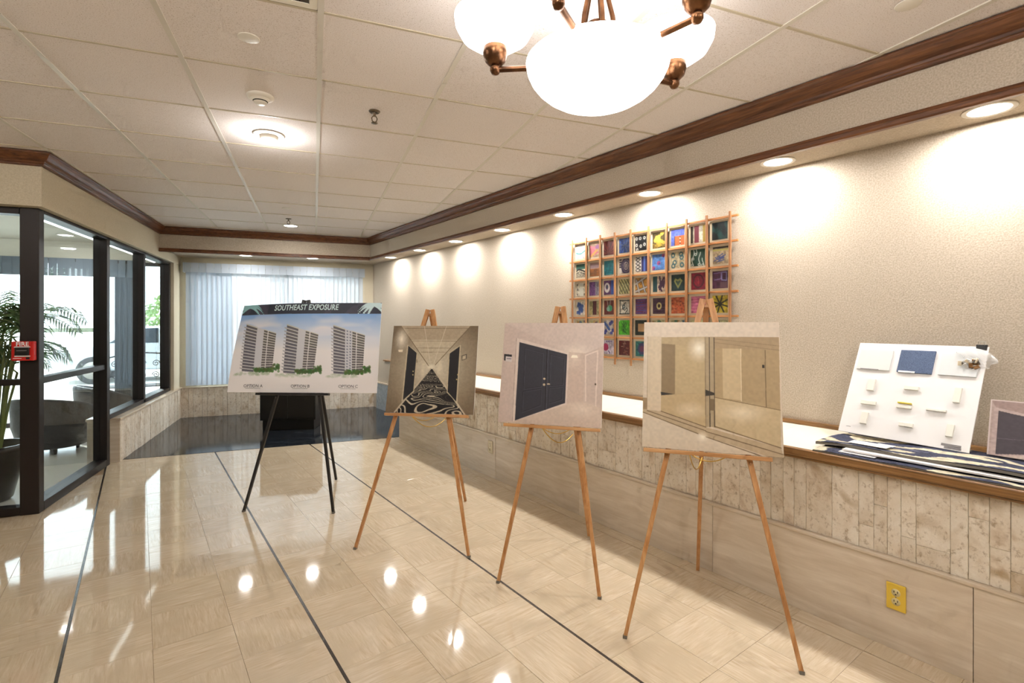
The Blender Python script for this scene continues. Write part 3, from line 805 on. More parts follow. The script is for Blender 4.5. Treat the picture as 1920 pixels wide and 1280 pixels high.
def board(name, feet_mid, yaw, lean, a0, a1, u0, u1, cv, label, off=.014, bend=None, th=.006, cat='display board'):
    """sheet leaning on an easel; local x along the ledge, local z up the slope"""
    o = empty(name, (feet_mid[0], feet_mid[1], 0), yaw); meta(o, label, cat)
    o.rotation_mode = 'XYZ'; o.rotation_euler = (-R(lean), 0, yaw)
    nx, nz = 24, 16; vs = []; fs = []
    for side in (0, 1):
        for j in range(nz + 1):
            for i in range(nx + 1):
                x = a0 + (a1 - a0) * i / nx; z = u0 + (u1 - u0) * j / nz
                y = -off - (th if side == 0 else 0)
                if bend: y += float(bend(np.array(x), np.array(z)))
                vs.append((x, y, z))
    N = (nx + 1) * (nz + 1); g = lambda i, j: j * (nx + 1) + i
    for j in range(nz):
        for i in range(nx):
            q = (g(i, j), g(i + 1, j), g(i + 1, j + 1), g(i, j + 1)); fs += [q, tuple(N + t for t in q[::-1])]
    for i in range(nx):
        fs += [(g(i + 1, 0), g(i, 0), N + g(i, 0), N + g(i + 1, 0)), (g(i, nz), g(i + 1, nz), N + g(i + 1, nz), N + g(i, nz))]
    for j in range(nz):
        fs += [(g(0, j), g(0, j + 1), N + g(0, j + 1), N + g(0, j)), (g(nx, j + 1), g(nx, j), N + g(nx, j), N + g(nx, j + 1))]
    MB().add(vs, fs).build('foam_core', 'foam_white', o)
    picture(cv, a1 - a0, u1 - u0, 'print', 'print', bend, a0, -off - th - .0008, u0, o)
    return o
def lettering(txt, size, x, z, y, mat, parent, bend=None, **kw):
    xs = kw.pop('xs', 1.0); me = text_mesh(txt, size, **kw)
    for v_ in me.vertices:
        px, pz = v_.co.x * xs + x, v_.co.y + z
        v_.co = (px, y + (float(bend(np.array(px), np.array(pz))) if bend else 0), pz)
    me.materials.append(MATS[mat]); o = bpy.data.objects.new('lettering', me); return link(o, parent)
SWIRL = lambda cv, s1, s2, f1: np.sin((vnoise(cv.U, cv.V, s1, s2) * f1) * 2 * math.pi)

# -- the exposure board on the black easel
cv = Canvas(420, 250, (226, 224, 226), 2, homog([(232, 205), (1705, 150), (1675, 1140), (35, 1122)]))
sky = np.clip((cv.V - .12) / .42, 0, 1)
cv.grad(np.ones(cv.U.shape, bool), (122, 170, 232), (240, 238, 240), sky ** .62)
cl = vnoise(cv.U, cv.V, 5, 3, 9) * .6 + vnoise(cv.U, cv.V, 13, 4, 20) * .4
cv.put(np.clip((cl - .5) * 4, 0, 1) * np.clip(1 - np.abs(cv.V - .27) / .2, 0, 1), (244, 238, 242), .8)
def tower(cv, x0, y0, sc, win):
    t = lambda p: (x0 + p[0] * sc, y0 + p[1] * sc)
    # left balcony slab, middle blank wall, right balcony slab, given at the scale of the first tower
    A = [(270, 395), (385, 430), (325, 900), (205, 890)]; B = [(385, 430), (458, 448), (405, 860), (325, 900)]; C = [(458, 448), (585, 485), (525, 850), (405, 860)]
    cv.poly([t(p) for p in A], (112, 110, 120)); cv.poly([t(p) for p in B], (205, 207, 214)); cv.poly([t(p) for p in C], (104, 102, 104))
    for k in range(15):
        f0 = k / 15; lp = lambda a, b, f: (a[0] + (b[0] - a[0]) * f, a[1] + (b[1] - a[1]) * f)
        l0, l1 = lp(A[0], A[3], f0), lp(A[1], A[2], f0)
        cv.poly([t(l0), t(l1), t(lp(A[1], A[2], f0 + .018)), t(lp(A[0], A[3], f0 + .018))], (214, 214, 214))
        if k > 0: cv.poly([t((l0[0] - 22, l0[1] - 8)), t(l0), t((l0[0], l0[1] + 12)), t((l0[0] - 22, l0[1] + 6))], (176, 178, 184))
        cv.poly([t(lp(A[0], A[3], f0 + .02)), t(lp(A[1], A[2], f0 + .02)), t(lp(A[1], A[2], f0 + .034)), t(lp(A[0], A[3], f0 + .034))], (82, 80, 70) if k < 5 else (70, 72, 86))
        r0, r1 = lp(C[0], C[3], f0), lp(C[1], C[2], f0)
        cv.poly([t(r0), t(r1), t(lp(C[1], C[2], f0 + .022)), t(lp(C[0], C[3], f0 + .022))], (208, 206, 202))
        cv.poly([t(lp(C[0], C[3], f0 + .024)), t(lp(C[1], C[2], f0 + .024)), t(lp(C[1], C[2], f0 + .036)), t(lp(C[0], C[3], f0 + .036))], (92, 92, 74) if k < 6 else (80, 70, 84))
        if win:
            m0, m1 = lp(B[0], B[3], f0 + .02), lp(B[1], B[2], f0 + .02)
            for q in (.2, .62):
                p0 = lp(m0, m1, q); cv.poly([t(p0), t((p0[0] + 15, p0[1] + 4)), t((p0[0] + 14, p0[1] + 17)), t((p0[0] - 1, p0[1] + 14))], (120, 126, 146))
    w0, w1 = (500, 462), (450, 858)
    cv.poly([t((496, 460)), t((506, 463)), t((452, 858)), t((444, 858))], (222, 222, 224))
    cv.poly([t((268, 392)), t((388, 427)), t((388, 432)), t((268, 400))], (190, 190, 186))
    for i in range(110):
        rr = random.Random(i + int(x0)); px = rr.uniform(330, 600); py = 880 + rr.uniform(-22, 14) - (30 if px > 520 else 0) * rr.random() * 1.6
        cv.ell(t((px, py)), .0085, .015, (50 + rr.randint(0, 40), 84 + rr.randint(0, 36), 50), .6)
    for i in range(40):
        rr = random.Random(i + 900 + int(x0)); px = rr.uniform(130, 480); py = 915 + rr.uniform(-14, 18)
        cv.ell(t((px, py)), .012, .012, (150, 172, 140), .28)
tower(cv, 0, 0, 1.0, False); tower(cv, 425, -10, 1.03, False)
def shear_tower(cv):
    t0 = cv.f; cv.f = lambda p: t0((p[0] + (p[1] - 390) * .115, p[1])); tower(cv, 905, -20, 1.045, True); cv.f = t0
shear_tower(cv)
cv.put(np.clip((cv.V - .80) / .06, 0, 1), (240, 237, 238))
band = cv.pm([(232, 190), (1710, 130), (1705, 262), (190, 306)]) | (cv.V < .092)
cv.put(band, (58, 62, 76)); cv.put(band & (vnoise(cv.U, cv.V, 22, 8, 4) > .62), (78, 76, 92), .7)
def palm_mark(u, v_, r, col, angs):
    for a in angs:
        for q in range(14):
            f = q / 13; cv.put(band & (np.hypot(cv.U - (u + r * f * math.cos(a)), (cv.V - (v_ - r * f * math.sin(a) * 1.1 + .14 * f * f * 1.0)) * .6) < .011 * (1.2 - f)), col)
palm_mark(.055, .02, .13, (146, 196, 202), [R(a) for a in (-20, 10, 40, 150, 185, 215)])
palm_mark(.945, .02, .12, (206, 232, 238), [R(a) for a in (-30, 0, 30, 150, 180, 210, 240)])
def bend0(x, z):
    f = np.clip((.05 - x) / .62, 0, 1) * np.clip((z - .93) / .70, 0, 1); return .105 * f ** 1.6
bm_, by_ = (-.183, 4.2125), R(-24.04)
bx = easel(bm_, by_, .698, 10.65, 1.66, .902, -.33, .256, .80, 'black_paint', 'black_paint', 'black painted tripod easel carrying the wide exposure board', chain=False, ba=.05)
b0 = board('exposure_board', bm_, by_, 10.65, -.572, .636, .905, 1.632, cv, 'wide printed board of three towers titled SOUTHEAST EXPOSURE', bend=bend0)
yl = -.014 - .006 - .003
lettering('SOUTHEAST EXPOSURE', .064, .005, 1.594, yl, 'ink_pale', b0, bend0, bold=.0014, shear=.14, space=1.04, xs=.78)
for tx, px in (('OPTION A', -.365), ('OPTION B', .018), ('OPTION C', .405)):
    lettering(tx, .033, px, .955, yl, 'ink_dark', b0, bend0, space=1.0)
    MB().box((px - .062, yl, .936), (px + .062, yl + .0008, .9378)).build('underline', 'ink_dark', b0)

# -- corridor board
cv = Canvas(250, 250, (168, 152, 126), 2, homog([(113, 128), (1082, 128), (1030, 1150), (20, 1132)]))
cx_ = np.hypot((cv.U - .5), (cv.V - .48))
cv.grad(np.ones(cv.U.shape, bool), (206, 196, 174), (118, 102, 80), np.clip(cx_ * 1.75 - .1, 0, 1))
cv.poly([(195, 128), (995, 128), (600, 575), (505, 575)], (172, 156, 132)); cv.poly([(300, 290), (850, 290), (600, 575), (505, 575)], (190, 178, 154))
for a, b in (((240, 160), (970, 160)), ((330, 305), (840, 305)), ((385, 385), (765, 385)), ((430, 432), (710, 432))): cv.line(a, b, .005, (128, 112, 90))
for a, b in (((463, 128), (535, 560)), ((718, 128), (575, 560))): cv.line(a, b, .005, (208, 198, 178))
for a, b in (((195, 128), (515, 590)), ((995, 128), (590, 580))): cv.line(a, b, .008, (112, 94, 72))
cv.ell((545, 600), .06, .05, (236, 230, 208), .8, soft=True)
cv.ell((640, 600), .04, .12, (226, 216, 190), .7, soft=True); cv.ell((450, 640), .04, .12, (226, 216, 190), .7, soft=True)
cv.ell((205, 280), .10, .17, (248, 240, 222), 1.0, soft=True); cv.poly([(165, 405), (222, 405), (215, 432), (172, 432)], (228, 214, 188))
fl = [(536, 625), (568, 625), (930, 1150), (110, 1150)]
mk = cv.pm(fl)
cv.put(mk, (26, 24, 26))
px_ = 1 / np.clip(cv.V - .455, .02, 1); qx = (cv.U - .52) * px_ * .22 + .5; qy = np.clip(px_ / 14, 0, 1)
nz_ = vnoise(qx, qy, 6, 21, 20) + .3 * vnoise(qx, qy, 13, 22, 44)
cv.put(mk & (np.abs(((nz_ * 13) % 1) - .5) < .14), (196, 184, 160)); cv.put(mk & (nz_ < .48), (26, 24, 26), .85)
for a, b in (((536, 625), (110, 1150)), ((568, 625), (930, 1150))): cv.line(a, b, .018, (196, 184, 160))
for q in ([(268, 345), (388, 430), (352, 890), (208, 1005)], [(745, 432), (882, 345), (845, 1015), (722, 895)]): cv.poly(q, (190, 176, 148))
for q in ([(282, 360), (378, 442), (340, 882), (222, 990)], [(755, 447), (868, 364), (830, 998), (733, 886)]): cv.poly(q, (34, 33, 36))
for p in ((338, 655), (336, 695), (848, 690), (836, 745)): cv.ell(p, .008, .008, (190, 170, 120))
cv.poly([(892, 470), (948, 452), (944, 510), (890, 528)], (60, 54, 48)); cv.poly([(899, 476), (940, 462), (937, 506), (897, 520)], (186, 172, 146))
cv.line((380, 520), (380, 552), .006, (70, 60, 50))
cv.mottle(.04, 60, 5)
m1, y1 = ((.245 + .888) / 2, (3.377 + 3.0) / 2), R(-30.42)
easel(m1, y1, .746, 14.0, 1.585, .862, -.25, .325, .95, 'easel_wood', 'ledge_wood', 'wooden tripod easel holding the corridor picture', ba=.109)
board('corridor_board', m1, y1, 14.4, -.253, .356, .866, 1.466, cv, 'square photo board of a long corridor with swirling carpet')

# -- double door board
cv = Canvas(250, 250, (190, 172, 160), 2, homog([(128, 232), (1042, 222), (1030, 1190), (72, 1150)]))
cv.grad(np.ones(cv.U.shape, bool), (196, 178, 168), (206, 190, 180), cv.U)
cv.poly([(128, 232), (1042, 222), (1042, 430), (870, 505), (718, 500)], (204, 188, 178)); cv.ell((790, 500), .22, .12, (232, 220, 204), .8, soft=True)
cv.poly([(718, 492), (870, 503), (862, 945), (700, 968)], (198, 178, 164)); cv.ell((775, 545), .10, .16, (226, 210, 194), .7, soft=True)
cv.poly([(740, 545), (805, 545), (795, 520), (752, 520)], (246, 238, 220))
cv.poly([(870, 505), (1042, 430), (1030, 1010), (866, 945)], (196, 178, 166))
cv.path([(880, 940), (874, 522), (985, 478), (972, 992)], .012, (220, 204, 192)); cv.ell((968, 785), .008, .01, (90, 74, 60))
cv.poly([(72, 1150), (232, 1132), (692, 965), (862, 945), (1030, 1010), (1030, 1190)], (202, 184, 168)); cv.ell((850, 1020), .2, .1, (226, 210, 194), .7, soft=True)
cv.poly([(238, 370), (722, 500), (706, 975), (196, 1146)], (214, 199, 188)); cv.line((238, 372), (205, 1140), .005, (150, 132, 120))
cv.poly([(265, 408), (705, 515), (692, 962), (230, 1132)], (54, 54, 62))
cv.line((522, 472), (510, 1027), .009, (24, 24, 28)); cv.line((530, 474), (517, 1024), .004, (92, 92, 104))
for q in ([(318, 462), (482, 505), (470, 812), (306, 838)], [(304, 862), (470, 832), (464, 985), (296, 1052)], [(552, 518), (678, 548), (668, 795), (546, 808)], [(545, 826), (666, 812), (660, 930), (540, 968)]):
    cv.path(q + [q[0]], .005, (34, 34, 40))
    cv.path([(p[0] + 5, p[1] + 5) for p in q + [q[0]]], .003, (84, 84, 96))
for a, w_, h_ in (((498, 742), .012, .010), ((497, 796), .012, .012), ((538, 790), .016, .007)): cv.ell(a, w_, h_, (206, 188, 160))
cv.poly([(124, 518), (196, 524), (196, 546), (140, 540), (138, 580), (124, 578)], (44, 42, 44)); cv.poly([(140, 540), (196, 545), (195, 592), (138, 584)], (206, 198, 196)); cv.line((152, 560), (188, 562), .012, (130, 126, 132))
cv.mottle(.03, 60, 6)
m2, y2 = ((.955 + 1.395) / 2, (2.651 + 2.304) / 2), R(-38.29)
easel(m2, y2, .561, 13.0, 1.585, .872, -.30, .262, .76, 'easel_wood', 'ledge_wood', 'wooden tripod easel holding the dark double door picture', ba=.115)
board('door_board', m2, y2, 13.2, -.342, .268, .876, 1.48, cv, 'square photo board of dark double doors in a pale hall')

# -- elevator lobby board
cv = Canvas(290, 290, (206, 190, 168), 2, homog([(108, 250), (1075, 232), (1092, 1172), (92, 1120)]))
cv.grad(np.ones(cv.U.shape, bool), (214, 200, 182), (206, 192, 170), cv.V)
cv.poly([(135, 352), (232, 350), (228, 880), (128, 862)], (206, 190, 164)); cv.line((135, 352), (128, 862), .004, (166, 148, 122))
cv.poly([(94, 780), (130, 780), (128, 862), (92, 862)], (150, 128, 98))
cv.poly([(232, 355), (1070, 338), (1072, 1105), (228, 872)], (176, 156, 122))
cv.poly([(232, 355), (545, 345), (545, 740), (232, 760)], (180, 160, 124)); cv.poly([(235, 400), (330, 405), (328, 752), (230, 740)], (140, 120, 90)); cv.poly([(228, 738), (325, 752), (228, 762)], (44, 38, 32))
cv.poly([(330, 405), (545, 430), (545, 736), (328, 748)], (186, 166, 128)); cv.ell((500, 430), .10, .12, (250, 244, 228), 1, soft=True)
cv.poly([(228, 762), (545, 740), (545, 975), (228, 872)], (186, 164, 126)); cv.ell((440, 860), .16, .08, (222, 206, 176), .8, soft=True)
cv.poly([(610, 345), (1070, 338), (1070, 450), (610, 425)], (168, 146, 114)); cv.line((612, 360), (1070, 400), .004, (140, 120, 92)); cv.line((612, 385), (1070, 430), .004, (140, 120, 92))
cv.poly([(610, 425), (1070, 432), (1070, 850), (610, 770)], (172, 150, 114)); cv.poly([(668, 425), (800, 425), (798, 785), (668, 772)], (196, 176, 140)); cv.line((798, 425), (798, 790), .005, (226, 210, 178))
cv.line((970, 432), (972, 828), .005, (110, 92, 66)); cv.poly([(948, 535), (964, 535), (964, 556), (948, 556)], (40, 34, 28))
cv.poly([(610, 770), (970, 828), (1070, 848), (1072, 1105), (608, 965)], (192, 172, 136)); cv.ell((800, 870), .22, .1, (226, 212, 184), .9, soft=True)
cv.line((610, 768), (1070, 846), .005, (120, 100, 72))
cv.poly([(543, 345), (612, 345), (608, 972), (543, 975)], (170, 152, 122)); cv.line((574, 350), (574, 972), .006, (58, 48, 38)); cv.line((608, 350), (607, 972), .006, (70, 58, 46)); cv.line((545, 350), (545, 975), .004, (120, 102, 78))
cv.poly([(543, 715), (610, 738), (610, 752), (543, 760)], (60, 52, 42)); cv.poly([(575, 780), (607, 780), (607, 860), (575, 860)], (120, 102, 76))
cv.poly([(228, 872), (545, 975), (1072, 1105), (1090, 1172), (1000, 1172), (545, 1040), (100, 880), (96, 862)], (182, 162, 132))
for a, b in (((228, 872), (545, 975)), ((608, 968), (1072, 1106)), ((130, 870), (545, 1000)), ((545, 1005), (1085, 1150)), ((96, 880), (490, 1022)), ((545, 1042), (985, 1180))): cv.line(a, b, .006, (112, 92, 66))
cv.ell((520, 1040), .05, .05, (246, 238, 218), .9, soft=True)
cv.mottle(.03, 60, 7)
m3, y3 = ((1.332 + 1.876) / 2, (1.976 + 1.509) / 2), R(-40.67)
easel(m3, y3, .717, 12.0, 1.60, .858, -.288, .27, .78, 'easel_wood', 'ledge_wood', 'wooden tripod easel holding the mirrored elevator lobby picture', ba=-.033)
board('lobby_board', m3, y3, 12.0, -.296, .318, .862, 1.478, cv, 'square photo board of a mirrored elevator lobby, nearest easel')

# -- black cabinet behind the exposure board
o = empty('cabinet', (-.28, 7.58, 0), R(-15)); meta(o, 'low black cabinet standing on the granite behind the black easel', 'cabinet')
Box('body', (-.355, -.19, .14), (.355, .19, .84), 'black_cabinet', o, bevel=.004)
Box('plinth', (-.33, -.16, .004), (.33, .17, .14), 'black_cabinet', o)
Box('top', (-.365, -.2, .84), (.365, .2, .862), 'black_paint', o, bevel=.003)
for sg in (-1, 1):
    d = Box('door', (min(sg * .002, sg * .345), -.202, .16), (max(sg * .002, sg * .345), -.19, .83), 'black_cabinet', o, bevel=.003)
    MB().lathe([(.0005, -.022), (.01, -.02), (.012, -.012), (.005, -.008), (.005, 0)], 12).build('knob', 'chrome_dark', d, loc=(sg * .03, -.202, .5), rot=(R(-90), 0, 0))
# ================================================================== PAINTED PANELS IN A WOOD LATTICE (right wall frame)
art = empty('wall_art', RW(3.335, 2.664, 1.10), ANG); meta(art, 'grid of small painted square panels in a thin wood lattice', 'wall art')
AS0, ADS, AZ0, ADZ = 3.445 - 2.664, -.1736, 2.188 - 1.10, -.1738
vsl = Box('upright_slat', (-.012, -.0075, -.012), (.0, .0075, 1.122), 'lattice_wood', art, bevel=.001)
for k in range(10):
    o = vsl if k == 0 else inst(vsl, art)
    o.location = (.002, AS0 + ADS * k, 0); o.rotation_euler = (R(random.uniform(-.25, .25)), 0, 0)
hsl = Box('cross_slat', (-.0, -.835, -.0075), (.014, .83, .0075), 'lattice_wood_h', art, bevel=.001)
for k in range(7):
    o = hsl if k == 0 else inst(hsl, art)
    o.location = (.002, 0, AZ0 + ADZ * k); o.rotation_euler = (R(random.uniform(-.25, .25)), 0, 0)
panel_me = None
def swatch(base, seed):
    c = Canvas(30, 30, base, 2); c.mottle(.22, 9, seed).mottle(.12, 22, seed + 1); return c
def P_(r, k):
    """the painting of row r, column k (1-based), as drawn in the photograph"""
    s = r * 31 + k * 7; C_ = lambda b: swatch(b, s)
    rn = random.Random(s)
    S = lambda c, n, amp, col, w: [c.path([(x0 + amp * math.sin(t * 1.4 + x0 * 20), t / 8) for t in range(9)], w, col) for x0 in [(i + .5) / n for i in range(n)]]
    if (r, k) == (1, 1): c = C_((214, 212, 214)); c.path([(.0, .52), (.3, .62), (.6, .6), (1, .42)], .1, (84, 150, 156)); c.rect(0, .72, 1, .8, (226, 206, 214))
    elif (r, k) == (1, 2): c = C_((176, 150, 128)); c.poly([(0, .1), (.6, .5), (1, .7), (0, 1)], (196, 110, 128)); c.path([(0, .2), (.5, .35), (1, .2)], .16, (206, 120, 140)); c.path([(.2, .9), (.8, .5)], .16, (206, 160, 80)); c.ell((.8, .3), .2, .15, (150, 96, 150))
    elif (r, k) == (1, 3):
        c = C_((112, 34, 34))
        for i in range(16): c.line((.5, .9), (.5 + .6 * math.cos(i * .4), .45 + .5 * math.sin(i * .4)), .03, (52, 20, 18) if i % 2 else (170, 90, 70))
    elif (r, k) == (1, 4):
        c = C_((58, 88, 162))
        for i in range(14): c.line((.5, .55), (.5 + .8 * math.cos(i * .45), .55 + .8 * math.sin(i * .45)), .035, (40, 52, 104) if i % 2 else (110, 120, 120))
        c.rect(.45, .55, .55, 1, (36, 60, 120))
    elif (r, k) == (1, 5):
        c = C_((24, 24, 26))
        for p in ((.15, .2), (.45, .2), (.8, .2), (.15, .62), (.5, .7), (.8, .62), (.2, .92)): c.ell(p, .10, .11, (214, 214, 212)); c.ell(p, .045, .05, (40, 60, 40))
    elif (r, k) == (1, 6):
        c = C_((72, 60, 26))
        for i in range(24): c.ell((.5 + rn.gauss(0, .16), .42 + rn.gauss(0, .2)), .12, .11, (216, 190, 76), .7)
        for i in range(26): c.line((rn.random(), .7 + .3 * rn.random()), (rn.random(), .5 + .5 * rn.random()), .02, (180, 150, 50))
    elif (r, k) == (1, 7): c = C_((84, 104, 200)); c.rect(.3, .42, 1, 1, (206, 102, 44)); c.rect(.26, .42, .31, 1, (36, 30, 40)); [c.ell((.68, .48 + .1 * i), .05, .035, (236, 226, 220) if i % 2 else (60, 30, 30)) for i in range(6)]
    elif (r, k) == (1, 8): c = C_((228, 222, 204)); c.rect(.0, 0, .14, 1, (44, 36, 32)); c.rect(.26, 0, .56, 1, (128, 34, 54)); c.rect(.82, 0, 1, 1, (178, 150, 50))
    elif (r, k) == (1, 9):
        c = C_((20, 42, 46))
        for i in range(26): c.ell((rn.random(), rn.random()), .12, .2, (40, 96, 96) if i % 2 else (10, 20, 24), .6)
    elif (r, k) == (2, 1): c = C_((224, 214, 190)); c.rect(0, 0, 1, .38, (52, 104, 92)); c.path([(0, .5), (.3, .38), (.7, .5), (1, .6)], .12, (24, 24, 24)); c.path([(0, .68), (.35, .55), (1, .76)], .05, (24, 24, 24)); [c.line((.08 + i * .11, .66), (.02 + i * .11, 1), .05, (24, 24, 24)) for i in range(9)]
    elif (r, k) == (2, 2): c = C_((150, 92, 40)); c.rect(0, 0, 1, .45, (176, 148, 140)); [c.line((i * .07, .12), (i * .07 + .03, .4), .02, (110, 84, 130)) for i in range(14)]
    elif (r, k) == (2, 3): c = C_((22, 124, 138)); [c.line((0, .2 + i * .13), (1, .18 + i * .13 + .04 * rn.random()), .03, (12, 92, 112)) for i in range(6)]
    elif (r, k) == (2, 4):
        c = C_((176, 164, 160)); [c.rect(0, .04 + i * .16, .22, .11 + i * .16, (30, 28, 44)) for i in range(4)]; c.rect(0, .62, .22, 1, (226, 220, 214))
        for q in (.38, .26, .13): c.ell((.62, .5), q, q * 1.25, (62, 52, 90), ring=.16)
    elif (r, k) == (2, 5):
        c = C_((226, 220, 214)); c.rect(.5, 0, 1, 1, (48, 46, 110)); c.rect(.68, 0, .82, 1, (90, 120, 210))
        for i in range(5): c.line((0, i * .22), (.42, i * .22 + .22), .05, (26, 24, 28)); c.line((.42, i * .22), (0, i * .22 + .22), .05, (26, 24, 28))
    elif (r, k) == (2, 6):
        c = C_((88, 136, 206)); [c.ell(p, .14, .13, (176, 84, 130)) for p in ((.9, .12), (.52, .56), (.12, .85))]; [c.ell(p, .07, .06, (84, 60, 140)) for p in ((.9, .2), (.56, .6), (.18, .9))]
    elif (r, k) == (2, 7):
        c = C_((192, 176, 142)); [c.ell(p, .11, .12, (40, 92, 104), ring=.35) for p in ((.16, .2), (.74, .18), (.78, .36), (.28, .64), (.18, .84), (.8, .82))]
    elif (r, k) == (2, 8):
        c = C_((26, 66, 48))
        for x0, a, b in ((.2, .05, .6), (.38, .02, .35), (.62, .2, .95), (.85, .55, 1.0), (.15, .5, .95)): c.path([(x0 + .06 * math.sin(8 * (a + (b - a) * i / 8)), a + (b - a) * i / 8) for i in range(9)], .05, (220, 226, 220)); c.ell((x0 - .03, b - .05), .07, .06, (220, 226, 220), ring=.35)
    elif (r, k) == (2, 9):
        c = C_((190, 170, 138)); c.rect(0, .03, 1, .11, (28, 26, 22)); c.rect(0, .16, 1, .26, (212, 204, 120)); [c.line((rn.uniform(.1, .5), rn.uniform(.55, .9)), (rn.uniform(.4, .9), rn.uniform(.35, .9)), .06, (84, 98, 160)) for i in range(9)]
    elif (r, k) == (3, 1): c = C_((206, 200, 180)); c.rect(.35, .05, .75, 1, (218, 218, 206)); [c.ell((x_, y_), .07, .08, (104, 96, 96)) for x_, y_ in ((.15, .15), (.15, .5), (.15, .85), (.88, .15), (.88, .85))]
    elif (r, k) == (3, 2): c = C_((120, 74, 136)); c.rect(.62, 0, 1, 1, (150, 146, 160)); [c.line((rn.random() * .6, rn.random()), (rn.random() * .6, rn.random()), .03, (80, 40, 100)) for i in range(16)]; [c.line((.64 + rn.random() * .3, rn.random()), (.64 + rn.random() * .3, rn.random()), .03, (96, 92, 110)) for i in range(10)]
    elif (r, k) == (3, 3): c = C_((104, 66, 118)); c.rect(.7, 0, 1, 1, (52, 86, 176)); c.ell((.32, .5), .26, .34, (232, 230, 232)); c.ell((.32, .46), .12, .17, (104, 66, 118)); c.ell((.34, .44), .06, .09, (60, 110, 120))
    elif (r, k) == (3, 4): c = C_((186, 184, 132)); [c.line((-.5 + i * .24, 0), (.1 + i * .24, 1), .05, (46, 52, 42)) for i in range(7)]
    elif (r, k) == (3, 5):
        c = C_((186, 134, 50)); L_ = [((.0, .42), (1, -.05)), ((.1, .15), (.35, 1)), ((0, .9), (1, .62)), ((.55, .1), (.85, 1))]
        [c.line(a, b, .17, (40, 36, 34)) for a, b in L_]; [c.line(a, b, .11, (186, 184, 184)) for a, b in L_]
    elif (r, k) == (3, 6):
        c = C_((194, 176, 156)); c.rect(0, 0, .36, 1, (36, 78, 84)); [c.line((rn.uniform(.4, 1), rn.random()), (rn.uniform(.4, 1), rn.random()), .12, (70, 42, 66)) for i in range(10)]
    elif (r, k) == (3, 7):
